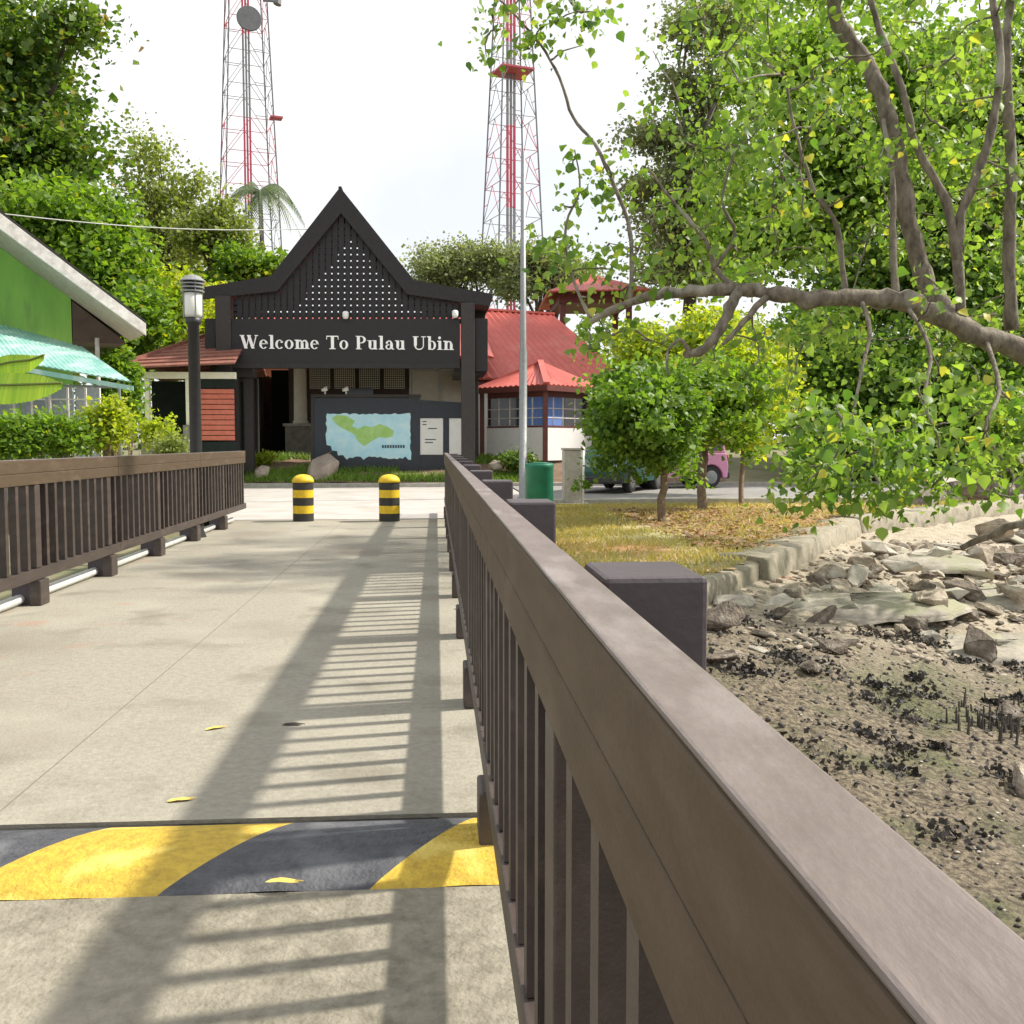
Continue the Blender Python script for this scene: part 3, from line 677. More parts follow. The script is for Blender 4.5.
# stepped tile courses
def tiles(a, b, c, d, rows, nm):
    mb = MB()
    for i in range(rows):
        t0 = i/rows; t1 = (i+1)/rows+.02; p, q = a.lerp(d, t0), b.lerp(c, t0); s_, u_ = b.lerp(c, t1), a.lerp(d, t1); up = Vector((0, 0, .06))
        mb.prism([p+up, q+up, s_+up*.2, u_+up*.2], (0, 0, -.05))
    return mb.build(nm, M['roof_tile'], pav)
tiles(e0, e1, r1, r0, 9, 'front_roof')
e2 = e0+Vector((0, 5.6, 0)); tiles(e2, e0, r0, r0+Vector((.01, 0, 0)), 9, 'hip_roof'); tiles(e1+Vector((0, 5.6, 0)), e2, r0, r1, 9, 'back_roof')
MB().bar(e0+Vector((0, 0, .07)), r0+Vector((0, 0, .07)), .14, .1).build('hip_cap', M['roof_tile'], pav)
def pvb(x0, y0, x1, y1, dy, th, nm, m, bev=0):
    a = PV(x0, y0, dy); b = PV(x1, y1, dy); return MB().box(a.x, a.y, b.z, b.x, a.y+th, a.z).build(nm, M[m], pav, bevel=bev)
pvb(143, 372, 236, 379, -.1, .2, 'eave_beam', 'cream')
for x in (145, 186): pvb(x, 379, x+5.5, 425, -.1, .2, 'post', 'cream', .01)
for x in (142, 184): pvb(x, 425, x+12, 462, -.16, .34, 'post_base', 'stone', .02)
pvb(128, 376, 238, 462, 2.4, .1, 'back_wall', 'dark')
pvb(196, 379, 236, 388, -.05, .12, 'shutter_head', 'dark')
a = PV(197, 389, -.02); b = PV(235, 441, -.02); mb = MB(); n = 10
for i in range(n): zz = a.z-(a.z-b.z)*i/n; mb.box(a.x, a.y, zz-(a.z-b.z)/n*.86, b.x, a.y+.05, zz)
mb.build('shutter', M['shutter'], pav, bevel=.006)
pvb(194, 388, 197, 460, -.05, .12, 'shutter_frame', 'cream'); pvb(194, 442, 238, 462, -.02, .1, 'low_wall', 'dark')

# ------------------------------------------------------------------ red-roofed building on the right
zB = .84
rbld = thing('red_roof_house', 'white walled house with ribbed red roofs and a hipped porch beside the grey pole', 'house', (3.4, 36, zB))
o3 = Vector((3.4, 36, zB))
def W(x, y, z): return Vector((x, y, z))-o3
# porch: corner C towards us
C_ = Vector((3.46, 32.0, 0)); L_ = Vector((1.25, 34.7, 0)); R_ = Vector((5.65, 34.4, 0)); K_ = L_+R_-C_
ap = Vector((3.55, 34.8, 4.02)); ez = 3.12
def E(p, z=ez): return Vector((p.x, p.y, z))-o3
apx = ap-o3
corrugated(E(L_), E(C_), apx, apx+Vector((-.02, 0.01, 0)), .24, .05, 'porch_roof', 'roof_red', rbld); corrugated(E(C_), E(R_), apx+Vector((.02, 0.01, 0)), apx, .24, .05, 'porch_roof', 'roof_red', rbld)
MB().bar(E(C_)+Vector((0, 0, .06)), apx+Vector((0, 0, .07)), .2, .06).build('hip_cap', M['roof_red'], rbld)
for a, b in ((L_, C_), (C_, R_)):
    MB().bar(E(a, ez-.1), E(b, ez-.1), .05, .16).build('eave_board', M['timber_red'], rbld)
ctr = (C_+K_)/2
def ins(p, k): return p.lerp(Vector((ctr.x, ctr.y, 0)), k)
Ci, Li, Ri = ins(C_, .14), ins(L_, .14), ins(R_, .14)
for p in (Ci, Li, Ri): MB().bar(Vector((p.x, p.y, zB-.1))-o3, Vector((p.x, p.y, ez-.1))-o3, .15).build('porch_post', M['timber_red'], rbld)
Cw, Lw, Rw = ins(C_, .26), ins(L_, .24), ins(R_, .26)
def wallseg(a, b, z0, z1, th, nm, m): return MB().bar(Vector((a.x, a.y, (z0+z1)/2))-o3, Vector((b.x, b.y, (z0+z1)/2))-o3, th, z1-z0).build(nm, M[m], rbld)
wallseg(Lw, Cw, zB-.1, 1.80, .12, 'low_wall', 'white'); wallseg(Cw, Rw, zB-.1, 1.80, .12, 'low_wall', 'white')
wallseg(Lw, Cw, 2.78, 3.05, .1, 'lintel', 'timber_red'); wallseg(Cw, Rw, 2.78, 3.05, .1, 'lintel', 'timber_red')
wallseg(Lw, Cw, 1.801, 1.86, .14, 'sill', 'timber_red'); wallseg(Cw, Rw, 1.801, 1.86, .14, 'sill', 'timber_red')
n1 = (Cw-Lw).normalized()
wallseg(Lw, Lw.lerp(Cw, .60), 1.865, 2.775, .02, 'window', 'window'); wallseg(Lw.lerp(Cw, .61), Cw, 1.865, 2.775, .02, 'curtained_window', 'curtain')
wallseg(Cw, Cw.lerp(Rw, .40), 1.865, 2.775, .02, 'curtained_window', 'curtain'); wallseg(Cw.lerp(Rw, .46), Rw, 1.865, 2.775, .02, 'window', 'window')
for (a, b, ts) in ((Lw, Cw, (0, .2, .4, .6, .8, 1)), (Cw, Rw, (.2, .43, .7, 1))):
    for t_ in ts:
        p = a.lerp(b, t_); MB().bar(Vector((p.x, p.y, 1.87))-o3, Vector((p.x, p.y, 2.77))-o3, .06).build('mullion', M['timber_red' if t_ in (0, 1) else 'fascia'], rbld)
    for z_ in (2.1, 2.4): wallseg(a, b, z_, z_+.03, .05, 'glazing_bar', 'fascia')
# main block: ridge runs to the right and away
th = R(22); U = Vector((math.cos(th), math.sin(th), 0)); V = Vector((-math.sin(th), math.cos(th), 0))
O = Vector((1.2, 36.2, 0))
def Mn(u, v, z): return O+U*u+V*v+Vector((0, 0, z))-o3
corrugated(Mn(-.6, -.3, 3.55), Mn(6.6, -.3, 3.55), Mn(5.2, 3.6, 6.45), Mn(-.2, 3.6, 6.45), .33, .075, 'main_roof', 'roof_red', rbld)
corrugated(Mn(6.6, 7.5, 3.55), Mn(-.6, 7.5, 3.55), Mn(-.2, 3.6, 6.44), Mn(5.2, 3.6, 6.44), .2, .04, 'main_roof', 'roof_red', rbld)
corrugated(Mn(6.6, -.3, 3.55), Mn(8.6, 7.5, 3.55), Mn(5.3, 3.6, 6.45), Mn(5.2, 3.6, 6.45), .2, .04, 'hip_roof', 'roof_red', rbld)
MB().bar(Mn(-.3, 3.6, 6.5), Mn(5.3, 3.6, 6.5), .25, .08).build('ridge_cap', M['roof_red'], rbld)
def block(u0, v0, u1, v1, z0, z1, nm, m):
    ps = [Mn(u0, v0, z0), Mn(u1, v0, z0), Mn(u1, v1, z0), Mn(u0, v1, z0)]; return MB().prism(ps, (0, 0, z1-z0)).build(nm, M[m], rbld)
block(0, .3, 6.3, 7.0, zB-.1, 3.5, 'wall', 'white')
block(-.35, -.1, 6.5, .0, 3.35, 3.52, 'eave_board', 'timber_red')
block(2.6, .22, 3.0, .28, zB, 3.0, 'column', 'white'); block(4.2, .2, 5.6, .28, 1.9, 2.9, 'window', 'window')
block(6.5, 1.5, 8.3, 6.5, zB-.1, 3.5, 'side_wall', 'white')
# lookout roof behind
t = thing('lookout_tower', 'small red hipped lookout roof rising behind the red-roofed house', 'tower', at(600, 440, 46).xy.to_3d())
to = t.location.copy()
def TW(px, py, dy=0): return at(px, py, 46)+Vector((0, dy, 0))-to
a = TW(600, 264, 3); c = [TW(548, 291), TW(652, 289), TW(648, 291, 6), TW(552, 292, 6)]
for i in range(4): corrugated(c[i], c[(i+1) % 4], a+Vector((.02, 0, 0)), a, .25, .03, 'roof', 'roof_red', t)
MB().prism([TW(562, 291, 1), TW(638, 291, 1), TW(638, 300, 1), TW(562, 300, 1)], (0, 4, 0)).build('belfry', M['timber_red'], t)
for px in (566, 634):
    for dy in (1.2, 4.8): a = TW(px, 300, dy); MB().bar((a.x, a.y, .5), (a.x, a.y, a.z), .25).build('leg', M['timber_red'], t)

# ------------------------------------------------------------------ green house on the left
gh0 = at(60, 443, 24.4); gh0.z = -.3
gh = thing('green_house', 'bright green walled house with white sloping eave at the left edge', 'house', gh0)
def GH(px, py, Y): return at(px, py, Y)-gh0
# the gable end is turned a little towards the bridge
fb = at(146, 323.5, 23.0); Dn = Vector((-.5, 1, 0)).normalized(); Ex = Vector((-1, -.5, 0)).normalized()
lo_, hi_ = 6.0, 23.0
for _ in range(50):
    mid_ = (lo_+hi_)/2; q_ = at(-300, -15, mid_)-fb
    if q_.dot(Dn) > 0: hi_ = mid_
    else: lo_ = mid_
fa = at(-300, -15, mid_)
fbl, fal = fb-gh0, fa-gh0
def up(z): return Vector((0, 0, z))
MB().prism([fal, fbl, fbl+up(-.26), fal+up(-.46)], Dn*.06).build('fascia', M['fascia'], gh, bevel=.01)
MB().prism([fal+up(.06), fbl+up(.06), fbl+up(.005), fal+up(.005)], Dn*8-Vector((0, 0, 0))).build('roof', M['gate_roof'], gh)
mb = MB(); nb = 12
for i in range(nb):
    o_ = Dn*(.065+i*.15)
    mb.prism([fal+o_+up(-.36), fbl+o_+up(-.19), fbl+o_+up(-.22), fal+o_+up(-.39)], Dn*.138)
mb.build('soffit', M['soffit'], gh)
sl_ = (fb.z-fa.z)/(fb-fa).xy.length; Lf = (fb-fa).xy.length
inset = 1.25
wl = fbl + Ex*inset + Dn*1.85; wl.z = 0; wa = fal + Dn*1.85; wa.z = 0
zr = fbl.z - sl_*inset - .25
MB().prism([wa, wl, wl+up(zr), wa+up(fal.z-.42)], Dn*6).build('wall', M['green_wall'], gh)
e_ = wl-Ex*.02; q_ = wl-Ex*(inset-.1)
MB().prism([e_+up(zr-.05), q_+up(fbl.z-.24), q_+up(fbl.z-.30), e_+up(fbl.z-.30)], Dn*5.5).build('eave_box', M['brown_wall'], gh)
a = GH(97, 338, 24.2); MB().tube([(a.x, a.y, 0), (a.x, a.y, a.z)], .05, 10).build('downpipe', M['fascia'], gh, smooth=True)
# lean-to awning with panels
aw0 = at(60, 443, 22); aw0.z = -.3
aw = thing('teal_awning', 'teal corrugated awning on thin posts in front of the green house', 'awning', aw0)
def AW(px, py, Y): return at(px, py, Y)-aw0
corrugated(AW(-140, 334, 19.5), AW(132, 382, 19.5), AW(84, 348, 23.6), AW(-160, 278, 23.6), .11, .025, 'roof_sheet', 'teal', aw, .01)
a, b = AW(-140, 338, 19.48), AW(133, 386, 19.48); MB().prism([a, b, b+Vector((0, 0, -.09)), a+Vector((0, 0, -.09))], (0, .03, 0)).build('front_flap', M['teal'], aw)
for px in (46, 119, -40): a = AW(px, 384 if px > 100 else 372, 19.9); MB().tube([(a.x, a.y, 0), (a.x, a.y, a.z-.02)], .03, 8).build('post', M['steel'], aw)
a, b = AW(64, 386, 20), AW(120, 387, 20); MB().tube([a, b], .025, 8).build('rail', M['steel'], aw)
mb = MB()
for k in range(6):
    x0 = -60+k*27; a = AW(x0, 388, 22.5); b = AW(x0+25.5, 436, 22.5); mb.box(a.x, a.y, 0, b.x, a.y+.05, a.z)
mb.build('wall_panel', M['mesh'], aw)
mb = MB()
for k in range(9): a = AW(-60+k*18, 384, 22.3); mb.box(a.x, a.y, 0, a.x+.04, a.y+.04, a.z)
for zz in (.8, 1.4, 2.0, 2.5): a = AW(-60, 400, 22.25); b = AW(92, 400, 22.25); mb.box(a.x, a.y, zz, b.x, a.y+.03, zz+.03)
mb.build('trellis', M['fascia'], aw)

# ------------------------------------------------------------------ street furniture
lp = at(196, 450, 14.4); lp.z = -.3
t = thing('lamp_post', 'black lamp post with a capped white lantern behind the left railing', 'street lamp', lp)
zt = at(196, 318, 14.4).z-lp.z
MB().lathe([(.12, 0), (.12, .3), (.085, .4), (.078, zt-.1), (.10, zt-.08), (.11, zt)], n=16).build('pole', M['black_metal'], t, smooth=True)
MB().lathe([(.105, zt+.005), (.12, zt+.05), (.12, zt+.33), (.10, zt+.34)], n=16).build('lantern', M['glass_lamp'], t, smooth=True)
mb = MB()
for z_ in (.36, .41, .46): mb.lathe([(.10, zt+z_-.012), (.155, zt+z_-.012), (.155, zt+z_+.004), (.10, zt+z_+.014)], n=18)
mb.lathe([(.17, zt+.49), (.17, zt+.50), (.10, zt+.56), (.02, zt+.585)], n=18)
for k in range(4): a = k*math.pi/2+.5; mb.tube([(.125*math.cos(a), .125*math.sin(a), zt), (.125*math.cos(a), .125*math.sin(a), zt+.5)], .01, 5)
mb.build('lantern_cap', M['steel'], t, smooth=False)
# galvanised pole
gp = at(523, 480, 24.0); gp.z = 0
z1 = at(526, 152, 24).z; o = MB().lathe([(.14, .0), (.14, .02), (.095, .03), (.092, 3.4), (.075, 3.5), (.05, z1)], n=16).build('steel_pole', M['steel'], smooth=True)
o.location = gp; tag(o, 'tall slim galvanised steel pole standing left of the green bin', 'pole')
# bin
bp_ = atz(540.5, 511, 0); t = thing('litter_bin', 'green cylindrical litter bin beside the grey pole', 'bin', (bp_.x, bp_.y+.2, .03))
MB().lathe([(.25, 0), (.27, .05), (.27, .78), (.28, .80), (.28, .86), (.26, .88)], n=28).build('body', M['bin'], t, smooth=True)
MB().lathe([(.22, .881), (.24, .89), (.10, .90), (.02, .90)], n=28).build('lid', M['bin'], t, smooth=True)
# concrete marker
mp_ = atz(573, 505, 0); t = thing('concrete_marker', 'squat beige concrete pillar on a slab beside the green bin', 'pillar', (mp_.x, mp_.y, 0))
MB().box(-.33, -.2, 0, .33, .4, .05).build('slab', M['kerb'], t, bevel=.01)
MB().box(-.2, -.1, .05, .16, .3, 1.15).build('shaft', M['kerb'], t, bevel=.015); MB().box(-.22, -.12, 1.152, .18, .32, 1.2).build('cap', M['kerb'], t, bevel=.01)
MB().tube([(.2, -.05, .05), (.2, -.05, 1.22)], .03, 10).build('side_pipe', M['white'], t, smooth=True)
# overhead cable
pts = [at(-30, 210, 26).lerp(at(314, 229, 32.2), k/16) - Vector((0, 0, .2*math.sin(math.pi*k/16))) for k in range(17)]
tag(MB().tube(pts, .014, 5).build('overhead_cable', M['wire']), 'thin pale overhead cable crossing in front of the left trees', 'cable')

# ------------------------------------------------------------------ radio towers
def banded(name, c1, c2, band):
    m = mat(name, c1, c2, 1, .6); n = m.node_tree; L = n.links; t = n.nodes.new('ShaderNodeTexCoord'); x = n.nodes.new('ShaderNodeSeparateXYZ'); L.new(t.outputs['Object'], x.inputs[0])
    d = n.nodes.new('ShaderNodeMath'); d.operation = 'DIVIDE'; d.inputs[1].default_value = band*2; L.new(x.outputs['Z'], d.inputs[0])
    f = n.nodes.new('ShaderNodeMath'); f.operation = 'FRACT'; L.new(d.outputs[0], f.inputs[0]); g = n.nodes.new('ShaderNodeMath'); g.operation = 'GREATER_THAN'; g.inputs[1].default_value = .5; L.new(f.outputs[0], g.inputs[0])
    k = n.nodes.new('ShaderNodeMix'); k.data_type = 'RGBA'; k.inputs['A'].default_value = (*c1, 1); k.inputs['B'].default_value = (*c2, 1); L.new(g.outputs[0], k.inputs['Factor']); L.new(k.outputs['Result'], n.nodes['Principled BSDF'].inputs['Base Color']); return m
M['band'] = banded('red_and_grey_bands', (.22, .22, .23), (.48, .06, .10), 5.6)
def lattice_tower(label, px, Y, wtop, wbot, ztop, group, nlad, wlad):
    b = at(px, 443, Y); b.z = .8; t = thing('radio_tower', label, 'radio tower', b, R(18), group)
    n = 15; zs = [ztop*(i/n) for i in range(n+1)]
    def hw(z): return (wbot+(wtop-wbot)*z/ztop)/2
    legs = [(-1, -1), (1, -1), (1, 1), (-1, 1)]; lw = Y/1024*1.15
    for sx, sy in legs: MB().bar((sx*hw(0), sy*hw(0), 0), (sx*hw(ztop), sy*hw(ztop), ztop), lw).build('leg', M['twr_grey'], t)
    mb = MB()
    for i in range(n):
        a, b_ = hw(zs[i]), hw(zs[i+1]); zm = (zs[i]+zs[i+1])/2; am = (a+b_)/2
        for k in range(4):
            (x0, y0), (x1, y1) = legs[k], legs[(k+1) % 4]; mx_, my_ = (x0+x1)/2, (y0+y1)/2
            for (p, q) in (((x0*a, y0*a, zs[i]), (mx_*b_, my_*b_, zs[i+1])), ((x1*a, y1*a, zs[i]), (mx_*b_, my_*b_, zs[i+1])), ((x0*b_, y0*b_, zs[i+1]), (x1*b_, y1*b_, zs[i+1])),
                           ((x0*am, y0*am, zm), ((x0*.5+mx_*.5)*am, (y0*.5+my_*.5)*am, zm))):
                mb.bar(p, q, lw*.42)
    mb.build('bracing', M['band'] if nlad == 3 else M['twr_grey'], t)
    for k in range(nlad):
        cx = (k-(nlad-1)/2)*wlad*1.6; MB().bar((cx, .2, 0), (cx, .2, ztop), wlad, .1).build('cable_ladder', M['band'], t)
    return t, hw
tw, hw = lattice_tower('pale lattice radio tower with round dish, rising behind the gate on the left', 253, 72, 2.2, 4.7, 33, 'radio towers', 3, .12)
z_ = at(247, 27, 72).z-.8
mb = MB(); d0 = Vector((.0, -1.6, z_)); mb.tube([d0, d0+Vector((0, .12, 0)), d0+Vector((0, .5, 0))], [.78, .82, .3], 24); mb.build('dish_antenna', M['twr_grey'], tw, smooth=True)
mb = MB()
z_ = at(247, 4, 72).z-.8
for s_ in (-1, 1): mb.bar((s_*1.0, -1, z_), (s_*1.9, -1.2, z_), .12); mb.tube([(s_*1.9, -1.2, z_-.2), (s_*2.1, -1.2, z_+.7)], [.28, .1], 8)
mb.build('side_antenna', M['twr_grey'], tw)
z_ = at(275, 122, 72).z-.8; MB().box(1.3, -1.6, z_, 2.1, -.9, z_+.12).build('platform', M['twr_red'], tw)
tw, hw = lattice_tower('lattice radio tower with thick red centre mast and platforms, right of the gate peak', 512, 72, 1.6, 4.4, 34, 'radio towers', 3, .16)
for py, s_ in ((73, 1.25), (272, 1.7)):
    z_ = at(512, py, 72).z-.8; mb = MB(); mb.box(-s_*.95, -s_*.95, z_, s_*.95, s_*.95, z_+.12)
    mb.build('platform', M['twr_red'], tw)

# ------------------------------------------------------------------ vehicles
def vehicle(name, label, cat, loc, rz, m, lower, green, L, Wd, wheels, wr, winfrac):
    t = thing(name, label, cat, loc, rz)
    # lower: profile (x,z) without arches; arches cut in
    prof = []
    zb = lower[0]; zt_ = lower[1]
    prof.append((-L/2, zb))
    for wx in wheels:
        r_ = wr*1.2; n = 10
        a0 = math.asin(max(-1, min(1, (zb-wr)/r_)))
        for k in range(n+1):
            a = math.pi-a0 - (math.pi-2*a0)*k/n; prof.append((wx+r_*math.cos(a), wr+r_*math.sin(a)))
    prof += [(L/2, zb), (L/2+.03, (zb+zt_)/2)] + lower[2] + [(-L/2-.03, (zb+zt_)/2)]
    mb = MB(); mb.prism([Vector((x, -Wd/2, z)) for x, z in prof], (0, Wd, 0)); mb.build('body', M[m], t, bevel=.03)
    ins_ = Wd*.09; vs = []
    n = len(green); zlo = min(z for _, z in green); zhi = max(z for _, z in green)
    for s in (-1, 1):
        for x, z in green: vs.append((x, s*(Wd/2-.02-ins_*(z-zlo)/(zhi-zlo)), z))
    fs = [tuple(range(n)), tuple(range(2*n-1, n-1, -1))]+[(i, n+i, n+(i+1) % n, (i+1) % n) for i in range(n)]
    MB().add(vs, fs).build('cabin', M[m], t, bevel=.04)
    for (xa, xb, xa2, xb2) in winfrac:
        for s in (-1, 1):
            za = zlo+.06; zb2 = zhi-.13
            def yy(z): return s*(Wd/2-.02-ins_*(z-zlo)/(zhi-zlo)+.012)
            MB().prism([Vector((xa, yy(za), za)), Vector((xb, yy(za), za)), Vector((xb2, yy(zb2), zb2)), Vector((xa2, yy(zb2), zb2))], (0, -.01*s, 0)).build('side_window', M['window'], t)
    for wx in wheels:
        for s in (-1, 1):
            y = s*(Wd/2-.11); wt = MB(); wt.tube([(wx, y-.10, wr), (wx, y-.07, wr), (wx, y+.07, wr), (wx, y+.10, wr)], [wr*.9, wr, wr, wr*.9], 24); o = wt.build('wheel', M['tyre'], t, smooth=True)
            MB().tube([(wx, y+s*.101, wr), (wx, y+s*.108, wr), (wx, y+s*.115, wr)], [wr*.62, wr*.58, wr*.2], 20).build('rim', M['rim'], o)
    for s in (-1, 1):
        MB().box(-L/2-.05, s*Wd*.36-.12, zt_-.28, -L/2+.02, s*Wd*.36+.12, zt_-.12).build('headlight', M['lens'], t, bevel=.02)
        MB().box(L/2-.02, s*Wd*.40-.08, zt_-.35, L/2+.05, s*Wd*.40+.08, zt_-.05).build('tail_light', M['lens_red'], t, bevel=.02)
    MB().box(-L/2-.1, -Wd/2+.02, zb-.02, -L/2+.03, Wd/2-.02, zb+.18).build('front_bumper', M['black_metal'], t, bevel=.04)
    MB().box(L/2-.03, -Wd/2+.02, zb-.02, L/2+.1, Wd/2-.02, zb+.18).build('rear_bumper', M['black_metal'], t, bevel=.04)
    return t
p = at(678, 470, 29.0)
vehicle('parked_van', 'pink van parked on the road behind the small round trees', 'van', (p.x-.35, 28.8, .04), R(12), 'pink',
        (.28, .98, [(1.45, .98), (-1.0, .98), (-1.5, .85)]), [(-1.25, .98), (1.46, .98), (1.38, 1.75), (-.55, 1.78)], 3.0, 1.5, (-.92, 1.0), .30,
        [(-.95, -.2, -.45, -.15), (-.1, .6, -.08, .58), (.68, 1.35, .66, 1.28)])
p = at(606, 470, 27.2)
vehicle('parked_car', 'dark green car parked left of the pink van, half hidden by a tree crown', 'car', (p.x+.3, 27.0, .04), R(60), 'cargreen',
        (.26, .82, [(1.7, .80), (-.7, .84), (-1.75, .66)]), [(-.75, .82), (1.5, .80), (1.0, 1.35), (-.2, 1.38)], 3.5, 1.55, (-1.05, 1.1), .31,
        [(-.6, .1, -.15, .12), (.2, 1.15, .2, .85)])

# ------------------------------------------------------------------ rocks
def rock_mesh(seed, n=16, flat=.6, rough=.02, sub=1):
    r = random.Random(seed); bm = bmesh.new()
    for k in range(n):
        v = Vector((r.gauss(0, 1), r.gauss(0, 1), r.gauss(0, 1))).normalized(); v *= r.uniform(.72, 1.12); bm.verts.new((v.x*.5, v.y*.5*r.uniform(.75, 1), v.z*.5*flat))
    res = bmesh.ops.convex_hull(bm, input=bm.verts)
    bmesh.ops.delete(bm, geom=[g for g in res['geom_interior'] if isinstance(g, bmesh.types.BMVert)], context='VERTS')
    bmesh.ops.bevel(bm, geom=list(bm.edges), offset=.018, segments=1, affect='EDGES', profile=.6)
    if sub: bmesh.ops.triangulate(bm, faces=bm.faces); bmesh.ops.subdivide_edges(bm, edges=bm.edges, cuts=sub, use_grid_fill=True)
    for v in bm.verts: v.co += Vector((r.gauss(0, 1), r.gauss(0, 1), r.gauss(0, 1)))*rough*.35
    me = bpy.data.meshes.new('rock'); bm.to_mesh(me); bm.free(); return me
RM = {}
for key, mm, fl in (('rock', 'rock', .55), ('rock_dark', 'rock_dark', .6), ('rock_pale', 'rock_pale', .45)):
    RM[key] = []
    for k in range(7):
        me = rock_mesh(k*13+len(key), 11+k, fl+.05*(k % 3)); me.materials.append(M[mm]); RM[key].append(me)
def bz(x, y): return float(beach_z(np.array([x*1.0]), np.array([y*1.0]))[0])
SL = []
for k in range(4):
    r_ = random.Random(50+k); vs = []; fs = []; nr, na = 9, 36; p1_, p2_ = r_.random()*6, r_.random()*6
    for i in range(nr+1):
        t_ = i/nr
        for j in range(na):
            a = 2*math.pi*j/na; rad = .5*(1+.16*math.sin(2*a+p1_)+.10*math.sin(3*a+p2_)+.05*math.sin(7*a+p1_)+.025*math.sin(13*a))*math.sin(t_*math.pi/2)**.7
            z = .26*(1-t_**3.2)+.03*math.sin(a*2+t_*5+p2_)*(1-t_)+.02*math.sin(a*5+t_*9); vs.append((rad*math.cos(a), rad*math.sin(a), z*(1+.10*math.sin(a*11+i*1.7))-.05+r_.gauss(0, .006)))
    for i in range(nr):
        for j in range(na): j2 = (j+1) % na; fs.append((i*na+j, (i+1)*na+j, (i+1)*na+j2, i*na+j2))
    me = bpy.data.meshes.new('slab'); me.from_pydata(vs, [], fs); me.polygons.foreach_set('use_smooth', [True]*len(fs)); me.materials.append(M['slab']); SL.append(me)
def put_slab(px, py, wpx, label, k, rz, depth, h):
    p = atz(px, py, -.6); z0 = bz(p.x, p.y); p = atz(px, py, z0); s_ = wpx/1024*p.y; o = bpy.data.objects.new('rock_slab', SL[k]); col.objects.link(o)
    o.location = (p.x, p.y, bz(p.x, p.y)-.02); o.scale = (s_, s_*depth, s_*h); o.rotation_euler.z = rz; return tag(o, label, 'rock')
def put_rock(px, py, wpx, key, label, group=None, hf_=1.0, k=None, rz=None, depth=1.0, sink=.3, z=None, tilt=.15):
    z0 = -.7
    for _ in range(6):
        p = atz(px, py, z0); z0 = bz(p.x, p.y) if z is None else z
    s = wpx/1024*(p-Vector((0, 0, CH))).length
    o = bpy.data.objects.new('rock', RM[key][k if k is not None else random.randrange(7)]); col.objects.link(o)
    o.scale = (s*1.05, s*depth, s*hf_); o.rotation_euler = (random.uniform(-tilt, tilt), random.uniform(-tilt, tilt), rz if rz is not None else random.uniform(0, 6.28))
    o.location = (p.x, p.y+s*depth*.3, z0+s*hf_*.3*(1-sink)); tag(o, label, 'rock', group); return o
random.seed(11)
put_rock(725, 634, 50, 'rock_dark', 'dark domed rock right beside the nearest rail post', hf_=1.1, k=2)
put_rock(937, 628, 54, 'rock', 'blocky olive-grey rock standing on the pale slab, largest of the loose stones there', hf_=1.25, k=3, sink=.05)
put_rock(970, 622, 26, 'rock_dark', 'small dark rock touching the right side of the blocky olive rock', k=1)
put_rock(868, 587, 26, 'rock', 'rounded brown stone alone on bare sand above the pale slab', k=4)
put_rock(985, 660, 46, 'rock_dark', 'jagged dark rock at the edge of the moss-tinged pale slab', hf_=1.3, k=5)
put_rock(835, 655, 34, 'rock_dark', 'rounded mud-stained rock at the middle of the shore', hf_=1.0, k=0)
put_rock(815, 676, 30, 'rock_dark', 'low dark rock just left of and below the rounded mud-stained one', k=6)
put_rock(722, 668, 42, 'rock_dark', 'flat dark rock half sunk in mud next to the railing', hf_=.7, k=4)
put_rock(1014, 722, 34, 'rock_dark', 'dark mussel-covered rock at the right edge of the mud', k=2)
put_rock(1032, 800, 40, 'rock', 'grey stone cut off by the right edge low in the photo', hf_=1.4, k=2)
put_rock(742, 610, 60, 'rock_pale', 'pale wedge of broken slab under the sea wall end', hf_=.6, k=3, rz=.4)
put_slab(995, 648, 175, 'broad pale slab with moss-tinged top at the right edge', 1, .2, .8, .34)
put_slab(850, 598, 210, 'long smooth pale slab in the middle of the rocks', 0, .15, .75, .28)
put_slab(1003, 597, 150, 'wide flat pale slab behind the blocky olive rock', 2, 0, .75, .28)
put_rock(935, 506, 62, 'rock_pale', 'big pale boulder beyond the end of the sea wall under the leaves', hf_=1.2, k=2, sink=0)
put_rock(1000, 512, 70, 'rock_dark', 'large dark boulder at the right edge under the leaves', hf_=.9, k=3, sink=0)
put_rock(1010, 545, 60, 'rock', 'rounded grey boulder below the dark one at the right edge', hf_=.8, k=6, sink=.1)
put_rock(890, 520, 44, 'rock_dark', 'dark boulder against the far end of the sea wall', hf_=1.0, k=5, sink=0)
put_slab(905, 548, 150, 'smooth rounded pale slab just below the long sea wall section', 3, .3, .8, .3)
put_rock(722, 700, 60, 'rock_dark', 'flat grey-brown slab nearest the railing top', hf_=.3, k=0, sink=.4)
for k, (px, py, wp) in enumerate(((895, 505, 46), (925, 497, 54), (962, 500, 50), (880, 520, 34), (990, 492, 60), (1020, 500, 64), (945, 520, 40), (1040, 520, 60))):
    Y_ = 17.5+k % 3*1.6+(px-880)*.03; p = at(px, py, Y_); me = RM['rock_dark' if k % 3 else 'rock_pale'][k % 7]; o = bpy.data.objects.new('boulder', me); col.objects.link(o)
    s_ = wp/1024*Y_*1.25; o.scale = (s_, s_*.9, s_*1.0); o.rotation_euler = (.2*math.sin(k), .3*math.cos(k*2), k*1.3); o.location = (p.x, p.y, min(p.z, .15)-.05)
    tag(o, 'big shore boulder piled against the far sea wall under the hanging leaves', 'boulder', 'boulders piled against the far sea wall')
pc_ = atz(845, 632, -.75); q_ = np.stack([pc_.x+rng.normal(size=420)*.28, pc_.y+rng.normal(size=420)*.28, np.zeros(420)], 1); q_[:, 2] = beach_z(q_[:, 0], q_[:, 1])+.01
